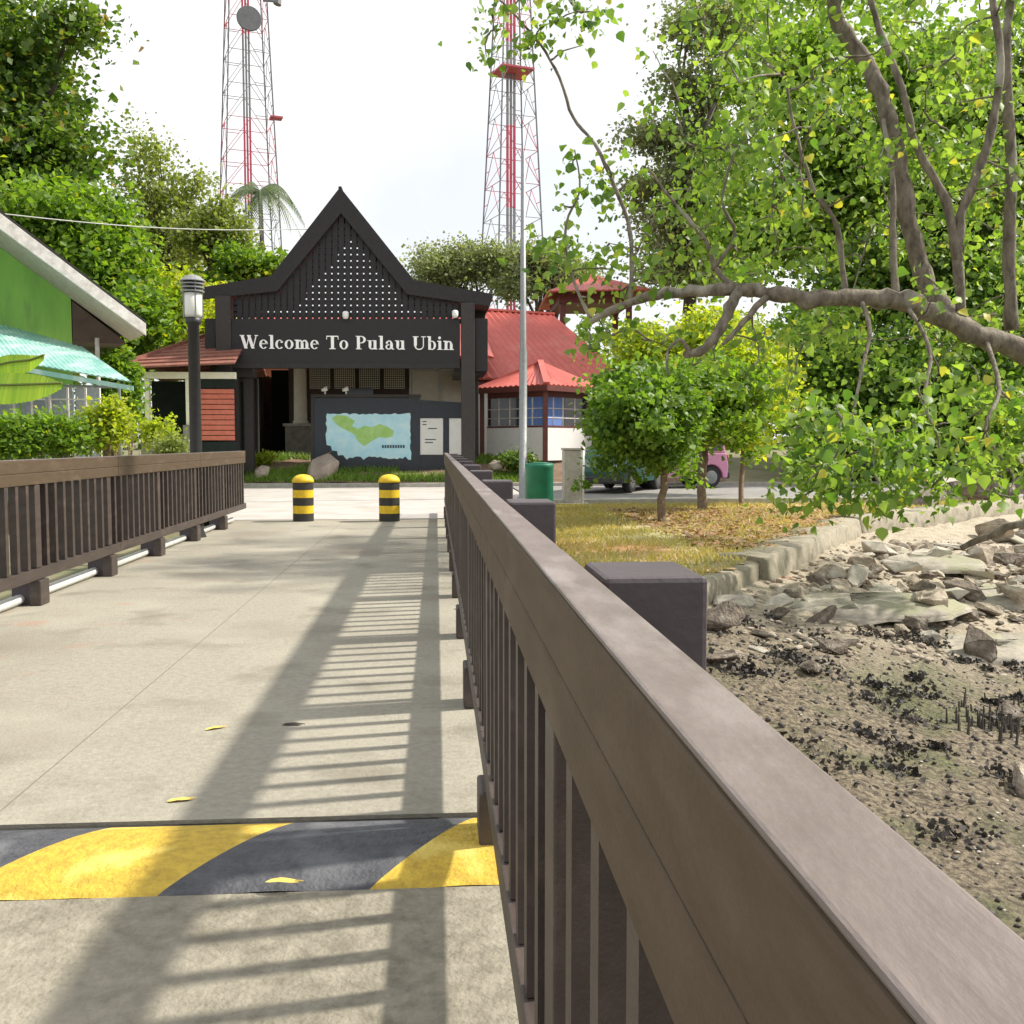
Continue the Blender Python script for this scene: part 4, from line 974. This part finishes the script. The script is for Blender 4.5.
tag(leaves('shore_litter', q_, .045, M['litter_red'], upb=2.5), 'reddish dead leaves washed up between stones in the middle of the shore', 'leaf litter', kind='stuff')
n = 0
while n < 245:
    px = random.uniform(700, 1060); py = random.triangular(506, 690, 560) if px < 860 else random.triangular(498, 660, 530)
    # right/below the wall line only
    p = atz(px, py, -.55)
    if p.y > float(wy(p.x))-.35: continue
    sz = random.triangular(10, 64, 20)*(.5+.5*(py-500)/130 if py < 630 else .75)
    key = random.choices(['rock', 'rock_dark', 'rock_pale'], [5, 2.5, 3] if py < 615 else [2, 5, 1])[0]
    if py > 625 and random.random() < .55: continue
    put_rock(px, py, sz, key, 'small broken grey stone scattered among the others on the shore below the sea wall', 'broken stones on the shore', hf_=random.uniform(.35, 1.0), depth=random.uniform(.5, 1.25), sink=random.uniform(0, .5), tilt=.45); n += 1
# rubble and pebbles: uncountable
def scatter_bits(name, N, region, smin, smax, m, flat=.6, up=False, seed=1, label=None, cl=None):
    r = np.random.default_rng(seed); V_ = []; F_ = []
    ico = np.array([(0, 0, 1), (.9, 0, .3), (.28, .85, .3), (-.72, .53, .3), (-.72, -.53, .3), (.28, -.85, .3), (.72, .53, -.4), (-.28, .85, -.4), (-.9, 0, -.4), (-.28, -.85, -.4), (.72, -.53, -.4), (0, 0, -1)])
    fc = np.array([(0, 1, 2), (0, 2, 3), (0, 3, 4), (0, 4, 5), (0, 5, 1), (1, 6, 2), (2, 7, 3), (3, 8, 4), (4, 9, 5), (5, 10, 1), (6, 7, 2), (7, 8, 3), (8, 9, 4), (9, 10, 5), (10, 6, 1), (11, 7, 6), (11, 8, 7), (11, 9, 8), (11, 10, 9), (11, 6, 10)])
    x = r.uniform(region[0], region[1], N*3); y = r.uniform(region[2], region[3], N*3)
    if cl is not None:
        cx = r.uniform(region[0], region[1], cl); cy = region[2]+(region[3]-region[2])*r.random(cl)
        k = r.integers(0, cl, N*3); sp = r.uniform(.03, .11, cl)[k]; x = cx[k]+r.normal(size=N*3)*sp*1.3; y = cy[k]+r.normal(size=N*3)*sp
    ok = (y < wy(x)-.2) & (x > .5); x = x[ok][:N]; y = y[ok][:N]; n_ = len(x)
    z = beach_z(x, y); s = (smin+(smax-smin)*r.random(n_)**2.2)
    vs = ico[None]*r.uniform(.6, 1.15, (n_, 12, 1)); ang = r.random(n_)*6.28; ca, sa = np.cos(ang)[:, None], np.sin(ang)[:, None]
    X_ = vs[:, :, 0]*r.uniform(.7, 1.3, (n_, 1)); Y_ = vs[:, :, 1]; zz = vs[:, :, 2]*flat*(r.uniform(.6, 1.6, (n_, 1)))
    v = np.stack([x[:, None]+(X_*ca-Y_*sa)*s[:, None]*.5, y[:, None]+(X_*sa+Y_*ca)*s[:, None]*.5, z[:, None]+(zz*.5+.12)*s[:, None]], -1)
    f = (fc[None]+(np.arange(n_)*12)[:, None, None]).reshape(-1, 3)
    o = rawmesh(name, v.reshape(-1, 3), f, m); tag(o, label, 'rubble', kind='stuff'); return o
scatter_bits('rubble', 3400, (.6, 12, 8.0, 16), .03, .13, M['rock'], .4, seed=2, label='fine grey stone rubble between the rocks of the shore')
scatter_bits('pebbles', 9000, (.6, 8, 1.6, 9), .012, .05, M['mussel'], .7, seed=5, label='dark pebbles and shell bits scattered over the mud')
scatter_bits('shell_fragments', 1500, (.6, 7, 1.6, 8.2), .012, .035, M['rock_pale'], .3, seed=8, label='pale shell fragments scattered over the mud')
cx = .8+rng.random(110)*7.2; cy = 4.6+rng.random(110)**.8*4.8; ok = cy < wy(cx)-.4; cx = cx[ok]; cy = cy[ok]
k_ = rng.integers(0, len(cx), 10000); sp_ = (.025+.085*rng.random(len(cx))**1.6)[k_]
mxp = cx[k_]+rng.normal(size=10000)*sp_*1.4; myp = cy[k_]+rng.normal(size=10000)*sp_; hz = np.abs(rng.normal(size=10000))*sp_*.42
o = leaves('mussel_clumps', np.stack([mxp, myp, beach_z(mxp, myp)+hz], 1), .032, M['mussel'], upb=.0, droop=0); tag(o, 'dark ragged mussel and root clumps standing up from the mud', 'mussels', kind='stuff')
# mangrove root pegs
mb = MB(); random.seed(5)
for k in range(70):
    cx, cy = random.choice([(985, 775), (1005, 765), (990, 780), (960, 770), (1015, 785)]); p = atz(cx+random.gauss(0, 13), cy+random.gauss(0, 9), -1.0); h = random.uniform(.03, .12)
    z = bz(p.x, p.y); mb.tube([(p.x, p.y, z-.02), (p.x+random.gauss(0, .008), p.y, z+h)], [.012, .005], 5)
tag(mb.build('mangrove_root_pegs', M['mussel']), 'dark upright mangrove root pegs poking from the mud at the right', 'roots', kind='stuff')

# sea wall segments
def wall_seg(a, b, z0, z1, th, label, seed):
    a = Vector(a); b = Vector(b); d = (b-a); L = d.length; t_ = d.normalized(); nn = Vector((t_.y, -t_.x, 0)); n = int(L/.16); r = random.Random(seed)
    prof = [(-.02, z0), (.03, z0*.5+z1*.5), (0, z1-.03), (-.04, z1), (-th*.5, z1+.01), (-th, z1-.01), (-th, z0)]
    vs = []; fs = []; m_ = len(prof)
    for i in range(n+1):
        c = a+d*(i/n)
        for q, z in prof: vs.append(c+nn*(q+.018*math.sin(i*.37+z*9+seed)+r.gauss(0, .004)) + Vector((0, 0, z+.014*math.sin(i*.53+q*20)+r.gauss(0, .004))))
    for i in range(n):
        for k in range(m_-1): fs.append((i*m_+k, i*m_+k+1, (i+1)*m_+k+1, (i+1)*m_+k))
    fs.append(tuple(range(m_))); fs.append(tuple(n*m_+k for k in range(m_-1, -1, -1)))
    o = MB().add(vs, fs).build('sea_wall', M['wallc'], smooth=True); tag(o, label, 'sea wall', 'sea wall sections'); return o
p1 = Vector((2.25, 8.9, 0)); p2 = Vector((6.95, 16.3, 0)); dd = (p2-p1)
wall_seg((.45, 7.55, 0), p1+Vector((-.02, 0, 0)), -.6, .0, .55, 'short end of old sea wall mostly hidden behind the railing', 1)
wall_seg(p1, p1+dd*.27, -.6, .0, .55, 'low broken sea wall section nearest the railing, topped with grass', 2)
wall_seg(p1+dd*.272+Vector((.06, -.05, 0)), p2, -.6, .05, .55, 'long pale sea wall section running away under the hanging leaves', 3)
wall_seg(p2, (13, 21.5, 0), -.6, .08, .55, 'far sea wall section half hidden by leaves and boulders', 4)
wall_seg((13, 21.5, 0), (26, 27, 0), -.6, .08, .55, 'farthest sea wall section beyond the right edge', 5)
# gate boulders
def boulder(px, py, wpx, Y, label, hf_=.8, k=0, m='boulder', zs=None):
    me = rock_mesh(900+k, 22, .8, .012, 1); me.materials.append(M[m]); o = bpy.data.objects.new('boulder', me); col.objects.link(o)
    p = at(px, py, Y); s = wpx/1024*Y; o.scale = (s, s, s*hf_*1.25); o.location = p; o.rotation_euler.z = k; return tag(o, label, 'boulder')
boulder(262, 472, 21, 30.9, 'small round grey boulder in the grass near the left railing end', .75, 1)
boulder(323, 471, 40, 31.0, 'tall pinkish boulder at the left foot of the map board', 1.0, 23)
boulder(435, 479, 14, 31.0, 'small grey boulder under the white notices', .7, 3)
boulder(417, 480, 10, 31.0, 'smallest stone under the map board right end', .7, 4)
boulder(498, 467, 24, 31.4, 'pale rounded boulder behind the rail posts right of the gate', .6, 5)
boulder(478, 474, 15, 31.2, 'small dark boulder at the foot of the right gate post', .8, 6, 'rock_dark')
for k, px in enumerate((388, 402, 450, 462, 352)):
    o = boulder(px, 482, 8, 30.7, 'small edging stone in the row along the planting bed kerb', .7, 10+k); o['group'] = 'edging stones'

# ------------------------------------------------------------------ grass & litter
def blades(name, N, xf, z0, h, m, label, cat='grass'):
    x, y = xf(N); n_ = len(x); z = z0(x, y); a = rng.random(n_)*6.28; hh = h*(.5+rng.random(n_)); w_ = .012+.01*rng.random(n_)
    b = np.stack([np.cos(a), np.sin(a), 0*a], 1); ln_ = np.stack([rng.normal(size=n_)*.5, rng.normal(size=n_)*.5, 1+0*a], 1)*hh[:, None]
    P = np.stack([x, y, z], 1); v = np.stack([P-b*w_[:, None], P+b*w_[:, None], P+ln_], 1); f = np.arange(n_*3).reshape(-1, 3)
    return tag(rawmesh(name, v.reshape(-1, 3), f, m), label, cat, kind='stuff')
def lawn_pts(N):
    x = .5+rng.random(N*2)**1.3*16; y = 7.8+rng.random(N*2)*13.5; ok = y > wy(x)+.25
    x, y = x[ok], y[ok]; g = fnoise(x, y, .9, 31); ok = g+rng.normal(size=len(x))*.35 > -.15; return x[ok][:N], y[ok][:N]
blades('grass', 60000, lawn_pts, lambda x, y: .01+.02*fnoise(x, y, 1.3, 9), .055, M['grass'], 'short dry yellow-green grass growing on the lawn behind the sea wall')
M['grass2'] = leafmat('bed_grass', (.22, .34, .05), (.12, .22, .03), .3)
def bed_pts(N):
    x = -9.5+rng.random(N*2)*12; y = 30.4+rng.random(N*2)*4; g = fnoise(x, y, 1.1, 77); ok = (g > .05) | (y < 31.1); return x[ok][:N], y[ok][:N]
blades('bed_grass', 14000, bed_pts, lambda x, y: .06+land_z(x, y)+.05*fnoise(x, y, 1.5, 21), .16, M['grass2'], 'green grass and low weeds growing in the bed below the gate')
x = 3.2+np.abs(rng.normal(size=5200))*3.0; y = 12+rng.random(5200)*7.5; ok = (y > wy(x)+.3); x = x[ok]; y = y[ok]
o = leaves('leaf_litter', np.stack([x, y, .05+0*x], 1), .07, M['litter'], upb=3); tag(o, 'orange and brown dry leaf litter lying on the lawn under the trees', 'leaf litter', kind='stuff')

# ------------------------------------------------------------------ small round trees on the lawn
def A(px, py, Y): return tuple(at(px, py, Y))
def blob(px, py, rpx, rpy, Y, ry=None): s = Y/1024; return (A(px, py, Y), (rpx*s, (ry or rpx*s), rpy*s))
grp = 'small round trees on the lawn'
tree('dark green round-headed tree nearest the bin, leaning brown trunk', atz(662, 523, 0), [blob(646, 420, 72, 62, 16.8, 1.25)], 480, 44, .13, .085, 'lf_round', .075, 'bark_small', 'round_headed_tree', group=grp, fork=at(668, 455, 16.8), shell=.5)
tree('middle round-headed tree with a pale straight trunk, lighter green on its right', atz(703, 512, 0), [blob(714, 404, 62, 58, 19.6, 1.3)], 380, 40, .15, .095, 'lf_bright', .10, 'bark_small', 'round_headed_tree', group=grp, fork=at(704, 450, 19.6), shell=.5)
tree('slim small tree with yellow-green crown, farthest right of the round-headed three', atz(741, 506, 0), [blob(745, 390, 50, 72, 21.4, 1.2)], 200, 40, .17, .11, 'lf_yel', .06, 'bark_small', 'round_headed_tree', group=grp, fork=at(743, 450, 21.4), shell=.45)

# ------------------------------------------------------------------ background trees
def BT(label, bpx, Y, blobs, nc, per, sp, size, lm, tr=.3, **k):
    b = at(bpx, 445, Y); b.z = .6; return tree(label, b, blobs, nc, per, sp, size, lm, tr, group='trees behind the village', **k)
BT('huge dark glossy-leaved tree filling the top left corner', 10, 38, [blob(25, 150, 85, 75, 38), blob(-30, 60, 100, 80, 38), blob(60, 230, 60, 60, 37), blob(72, 28, 38, 14, 37), blob(-20, 280, 110, 60, 39)], 1035, 57, .55, 0.20, 'lf_dense', .5, limbs=26)
BT('bright green leafy tree behind the white sloping eave', 110, 33, [blob(100, 255, 50, 48, 33), blob(60, 215, 60, 30, 33), blob(120, 320, 45, 40, 32)], 482, 54, .38, 0.17, 'lf_bright', .25)
BT('thin olive tree with bare twigs between the big tree and the left tower', 165, 46, [blob(160, 205, 45, 45, 46), blob(145, 155, 26, 28, 46), blob(195, 185, 18, 18, 46), blob(180, 250, 50, 40, 46)], 230, 38, .5, 0.15, 'lf_olive', .22, limbs=40)
BT('yellow-green tree just left of the gate roof', 165, 37, [blob(165, 305, 40, 38, 37), blob(195, 330, 35, 25, 37), blob(140, 345, 30, 22, 37)], 299, 54, .35, 0.15, 'lf_yel', .2)
BT('flat-topped dark olive tree with black curving limbs near the left tower', 207, 42, [blob(216, 222, 30, 24, 42), blob(205, 240, 32, 16, 42), blob(238, 252, 16, 14, 42)], 150, 46, .4, 0.13, 'lf_olive', .25, limbs=24, fork=at(212, 268, 42))
BT('low green tree beside the left end of the gate roof', 270, 41, [blob(262, 270, 30, 16, 41), blob(240, 262, 22, 16, 41), blob(220, 295, 34, 26, 41)], 240, 51, .35, 0.15, 'lf_bright', .15)
BT('grey-green feathery tree behind the right slope of the gate roof', 440, 58, [blob(440, 270, 40, 22, 58), blob(468, 262, 30, 24, 58), blob(500, 268, 30, 22, 58)], 264, 57, .5, 0.15, 'lf_grey', .25)
BT('pale grey-green tree between the centre tower and the red roofs', 545, 56, [blob(540, 265, 35, 22, 56), blob(570, 275, 30, 18, 56), blob(520, 285, 30, 14, 56)], 229, 51, .5, 0.16, 'lf_grey', .25)
BT('tall dark grey-green tree with layered boughs above the lookout roof', 690, 46, [blob(665, 190, 48, 18, 46), blob(655, 135, 38, 16, 46), blob(700, 155, 40, 40, 46), blob(690, 225, 60, 30, 46), blob(700, 90, 40, 30, 46), blob(715, 25, 55, 30, 46), blob(690, 270, 60, 25, 46)], 598, 51, .5, 0.16, 'lf_grey', .4, limbs=30)
BT('broad mid-green tree behind the overhanging limb at the top right', 840, 40, [blob(790, 70, 70, 55, 40), blob(850, 170, 90, 70, 40), blob(770, 230, 70, 60, 40), blob(930, 90, 80, 80, 40)], 919, 54, .55, 0.18, 'lf_bright', .45, limbs=24)
BT('dark green tree at the far right behind the upright trunks', 980, 34, [blob(960, 220, 80, 90, 34), blob(1030, 120, 60, 90, 34), blob(880, 290, 70, 50, 34), blob(1020, 330, 60, 60, 34)], 919, 51, .45, 0.17, 'lf_dense', .4, limbs=20)
BT('yellow-green bushy tree behind the round-headed trees', 700, 25, [blob(665, 365, 52, 36, 25), blob(720, 345, 55, 40, 25), blob(757, 372, 38, 44, 25), blob(640, 345, 25, 25, 25)], 482, 57, .25, 0.09, 'lf_yel', .15)
BT('deep green thicket tree across the road on the right', 850, 31, [blob(820, 350, 55, 60, 31), blob(900, 380, 70, 55, 31), blob(990, 400, 70, 60, 31), blob(860, 430, 70, 35, 31), blob(1010, 300, 60, 60, 31)], 873, 54, .35, 0.15, 'lf_round', .25)
xw = rng.uniform(-75, 75, 52000); yw = 66+rng.random(52000)*6; hw_ = 6.5+2.2*np.sin(xw*.21)+1.3*np.sin(xw*.57+1)+.8*np.sin(xw*1.3)
zw = .6+hw_*rng.random(52000)**.8
o = leaves('distant_wood', np.stack([xw, yw, zw], 1), .34, M['lf_dense'], upb=.5); tag(o, 'low dark distant wood behind all the buildings', 'wood', kind='stuff')
# low hedges/shrubs
def shrub(label, px, py, rx, ry, Y, n, size, lm, name='shrub', z=.0):
    b = at(px, py, Y); b.z = z; t = thing(name, label, 'shrub', b); B_ = np.array(b); C, P = clumps(A(px, py, Y), (rx*Y/1024, rx*Y/1024*.8, ry*Y/1024), int(n*1.3), 46, .13, .3, .7)
    P = P[P[:, 2] > z]; leaves('foliage', P-B_, size*.66, M[lm], t); mb = MB()
    for i in range(0, len(C), max(1, len(C)//14)): limb(mb, (0, 0, 0), Vector(C[i])-b, .02, .006, .1, 4, 5)
    mb.build('stems', M['bark_small'], t); return t
shrub('spiky yellow-green shrub in front of the pavilion, behind the lamp post side rail', 158, 433, 8, 16, 19, 26, .10, 'lf_yel', z=-.3)
shrub('loose yellow-green bush under the right end of the teal awning', 108, 425, 22, 28, 18.5, 90, .10, 'lf_yel', z=-.3)
shrub('mid-green bush below the teal awning panels', 60, 436, 34, 22, 18, 120, .10, 'lf_bright', z=-.3)
shrub('green bush at the left edge behind the railing', 8, 438, 32, 22, 17.5, 110, .11, 'lf_bright', z=-.3)
shrub('leafy green plant rising between the green house corner and the pavilion', 120, 385, 20, 40, 26, 150, .16, 'lf_bright', z=-.3)
shrub('small pale bush low behind the railing near the lamp post', 172, 447, 10, 8, 18, 24, .07, 'lf_olive', z=-.3)
shrub('low dark green shrub below the white porch wall', 520, 462, 18, 9, 31.2, 60, .12, 'lf_dense', z=.3)
shrub('low green plant beside the dark gate doorway', 262, 460, 10, 4, 33, 26, .12, 'lf_yel', z=.5)
shrub('dark shrub under the far right trees across the road', 820, 462, 34, 14, 30.5, 120, .16, 'lf_round', z=.1)
shrub('dense bank of shrubs across the road at the far right', 950, 466, 90, 22, 31, 330, .18, 'lf_dense', z=.1)
# banana plant
bpn = at(-20, 443, 15.5); bpn.z = -.3; t = thing('banana_plant', 'banana plant with two broad bright leaves poking in at the left edge', 'banana plant', bpn)
MB().tube([(0, 0, 0), (0.02, 0, 1.1), (0.05, 0, 1.9)], [.12, .09, .06], 10).build('stem', M['lf_olive'], t, smooth=True)
def banleaf(pts, wid):
    vs = []; fs = []; n = len(pts)*12; P_ = [Vector(p)-bpn for p in pts]
    for i in range(n+1):
        f = i/n*(len(P_)-1); k = min(int(f), len(P_)-2); p = P_[k].lerp(P_[k+1], f-k); d = (P_[k+1]-P_[k]).normalized(); sd = d.cross(Vector((.1, -1, .25))).normalized()
        w_ = wid*math.sin(math.pi*min(.98, max(.04, i/n))**.8)**.6; rp = .006*(-1)**i
        vs += [p-sd*w_+Vector((0, 0, -.05+rp)), p, p+sd*w_+Vector((0, 0, -.05+rp))]
    v2 = []
    for i in range(n):
        k = i*3; g = len(v2); v2 += vs[k:k+6]; fs += [(g, g+1, g+4, g+3), (g+1, g+2, g+5, g+4)]
    vs = v2; MB().tube(P_, .018, 6).build('midrib', M['lf_olive'], t, smooth=True)
    MB().add(vs, fs).build('leaf', M['banana'], t, smooth=True)
banleaf([A(-45, 372, 15.6), A(-20, 385, 15.5), A(10, 385, 15.2), A(40, 384, 15.0), A(62, 383, 14.8)], .24)
banleaf([A(-40, 385, 15.8), A(-15, 368, 15.8), A(10, 362, 15.7), A(30, 360, 15.6), A(44, 355, 15.4)], .17)
banleaf([A(-40, 395, 15.8), A(-60, 370, 15.8), A(-90, 360, 15.7), A(-120, 380, 15.6)], .16)
# coconut palm
pb = at(262, 440, 62); pb.z = .8; t = thing('coconut_palm', 'tall palm with drooping feathery fronds in front of the left tower', 'palm', pb); pc = at(260, 192, 62)-pb
MB().tube([(0, 0, 0), (.3, 0, pc.z*.5), tuple(pc)], [.22, .16, .12], 10).build('trunk', M['bark_far'], t, smooth=True)
vs = []; fs = []
for k in range(15):
    a = k*2*math.pi/15+random.random()*.3; L = random.uniform(2.4, 3.4); up_ = random.uniform(.1, 1.0)
    pts = [pc+Vector((math.cos(a)*L*s, math.sin(a)*L*s, L*(up_*s-1.25*s*s))) for s in np.linspace(0, 1, 30)]
    for i in range(1, 29):
        d = (pts[i+1]-pts[i]).normalized(); sd = d.cross(Vector((0, 0, 1))).normalized()
        for s_ in (-1, 1):
            tip = pts[i]+sd*s_*.55*math.sin(math.pi*(i+2)/33)+d*.25+Vector((0, 0, -.32)); n_ = len(vs); vs += [pts[i]-d*.05, pts[i]+d*.05, tip]; fs.append((n_, n_+1, n_+2))
        n_ = len(vs); vs += [pts[i], pts[i+1], pts[i+1]+Vector((0, 0, .05))]; fs.append((n_, n_+1, n_+2))
MB().add(vs, fs).build('fronds', M['lf_palm'], t)

# ------------------------------------------------------------------ the overhanging shore tree (right)
TB = Vector((7.6, 11.6, -.5)); sht = thing('shore_tree', 'large shore tree leaning in from the right with long bare limbs and heart-shaped leaves', 'tree', TB)
def S_(px, py, Y): return at(px, py, Y)-TB
skel = []   # (points, r0, r1)
def sk(pp, r0, r1): skel.append(([S_(*p) for p in pp], r0, r1))
skel.append(([Vector((0, 0, -.3)), Vector((.05, -.1, .8)), Vector((-.1, -.2, 1.6)), S_(1075, 372, 11.2)], .30, .17))
sk([(1080, 374, 11.2), (1024, 350, 11), (980, 335, 10.9), (945, 318, 10.9), (905, 303, 10.8), (868, 297, 10.8), (820, 299, 10.8), (775, 294, 10.9), (738, 289, 11), (700, 291, 11.1), (665, 293, 11.2), (630, 302, 11.3), (592, 321, 11.4)], .16, .045)
sk([(975, 335, 10.9), (935, 300, 11.1), (920, 262, 11.2), (908, 215, 11.2), (898, 160, 11.3), (884, 105, 11.3), (866, 62, 11.4), (840, 24, 11.4), (828, -30, 11.4)], .13, .09)
sk([(962, 322, 10.9), (958, 260, 10.8), (962, 215, 10.8), (978, 170, 10.8), (992, 128, 10.8), (1000, 60, 10.8), (990, -20, 10.9)], .07, .045)
sk([(958, 262, 10.8), (945, 200, 10.8), (918, 150, 10.9), (902, 90, 10.9), (880, 30, 11), (868, -20, 11)], .06, .035)
sk([(1012, 330, 11.4), (1008, 250, 11.4), (1012, 160, 11.4), (1006, 80, 11.4), (1012, -20, 11.4)], .09, .06)
sk([(896, 300, 10.8), (893, 240, 10.9), (892, 180, 11), (884, 120, 11.2)], .05, .03)
sk([(845, 298, 10.8), (838, 230, 10.8), (815, 190, 10.8), (798, 140, 10.9), (785, 80, 11)], .04, .015)
sk([(740, 289, 11), (730, 308, 10.9), (717, 335, 10.8), (702, 350, 10.8), (686, 354, 10.8)], .075, .05)
sk([(690, 352, 10.8), (680, 340, 10.8), (668, 352, 10.8), (668, 375, 10.7)], .03, .012)
sk([(770, 294, 10.9), (752, 312, 10.8), (735, 332, 10.7), (722, 345, 10.7)], .05, .02)
sk([(735, 288, 11), (715, 268, 11.1), (705, 240, 11.2), (672, 200, 11.3), (650, 170, 11.4)], .045, .012)
sk([(712, 270, 11.1), (735, 235, 11), (722, 200, 11), (735, 150, 11)], .03, .012)
sk([(630, 302, 11.3), (632, 262, 11.4), (628, 222, 11.5), (606, 165, 11.6), (592, 140, 11.6), (573, 118, 11.6), (560, 78, 11.6), (540, 45, 11.6), (518, 18, 11.6), (500, 0, 11.6)], .032, .012)
sk([(590, 318, 11.4), (570, 270, 11.5), (566, 225, 11.5), (580, 190, 11.6), (575, 150, 11.6)], .025, .008)
sk([(860, 297, 10.8), (870, 330, 10.4), (862, 370, 10.1), (850, 430, 9.8), (835, 480, 9.6)], .03, .008)
sk([(905, 303, 10.8), (930, 350, 10.3), (925, 400, 10.0), (940, 450, 9.8), (925, 485, 9.7)], .03, .008)
sk([(985, 338, 10.9), (1000, 390, 10.2), (985, 430, 9.9), (1010, 470, 9.8)], .035, .01)
sk([(1060, 530, 12), (1024, 523, 12), (990, 535, 12.2), (960, 548, 12.4)], .08, .04)
def smooth_pts(P, k=4):
    o = []
    for i in range(len(P)-1):
        p0, p1, p2, p3 = P[max(i-1, 0)], P[i], P[i+1], P[min(i+2, len(P)-1)]
        for j in range(k):
            t_ = j/k; o.append(.5*((2*p1)+(-p0+p2)*t_+(2*p0-5*p1+4*p2-p3)*t_*t_+(-p0+3*p1-3*p2+p3)*t_**3))
    o.append(P[-1]); return o
mb = MB(); anchors = []
for P_, r0, r1 in skel:
    Q = smooth_pts(P_); n_ = len(Q); rr = [(r0+(r1-r0)*i/(n_-1))*(1+.10*math.sin(i*2.1)+.06*random.gauss(0, 1)) for i in range(n_)]
    Q = [q+Vector((random.gauss(0, 1), random.gauss(0, 1), random.gauss(0, 1)))*r0*.10 for q in Q]
    mb.tube(Q, [v_*.86 for v_ in rr], 12); anchors += Q[2:]
random.seed(21)
# leaf sprays: (px,py) region lists with density, depth range
regs = [((740, 1040), (-40, 110), 105, (11.0, 15.5)), ((700, 1040), (90, 290), 105, (11.2, 15.5)), ((760, 1040), (300, 400), 42, (11.0, 14)), ((720, 1040), (-40, 300), 26, (9.6, 10.8)),
        ((780, 900), (400, 508), 36, (8.8, 10.2)), ((895, 1040), (380, 500), 40, (9, 11.5)), ((600, 740), (215, 300), 16, (11.0, 12.4)),
        ((545, 640), (150, 300), 20, (11.2, 12)), ((475, 600), (-20, 70), 18, (11.4, 11.8)), ((640, 760), (110, 230), 26, (11, 13)), ((690, 790), (320, 380), 9, (11, 12.2)), ((585, 680), (325, 372), 8, (11.4, 12)), ((640, 740), (-20, 110), 9, (11.6, 13))]
LP = []; tw_ = MB(); sprays = []
for (xr, yr, n_, dr) in regs:
    for k in range(n_): sprays.append((S_(random.uniform(*xr), random.uniform(*yr), random.uniform(*dr)), n_))
an0 = np.array([tuple(a) for a in anchors])
sprays.sort(key=lambda q: float(((an0-np.array(tuple(q[0])))**2).sum(1).min()))
for e, n_ in sprays:          # each twig starts at the nearest limb or twig already grown
    an = np.array([tuple(a) for a in anchors]); i = int(np.argmin(((an-np.array(tuple(e)))**2).sum(1))); a = anchors[i]
    if (a-e).length > .10:
        pts = limb(tw_, a, e, .014, .005, .16, 6, 5); anchors += pts[2:]
    else: pts = [a, e]; anchors.append(e)
    m_ = random.randint(14, 62) if n_ > 32 else random.randint(8, 26)
    for q in range(m_):
        b_ = pts[random.randrange(max(1, len(pts)-3), len(pts))] if random.random() < .35 else e
        LP.append(tuple(b_+Vector((random.gauss(0, .145), random.gauss(0, .15), random.gauss(0, .115)))))
mb.v += []; base_n = len(mb.v); mb.add(tw_.v, tw_.f)
mb.build('trunk', M['bark'], sht, smooth=True)
leaves('crown', np.array(LP), .080, M['lf_near'], sht, upb=.35, droop=.9, aspect=.42, heart=True, jitter=.45)
print('leaves near', len(LP), 'objs', len(bpy.data.objects))
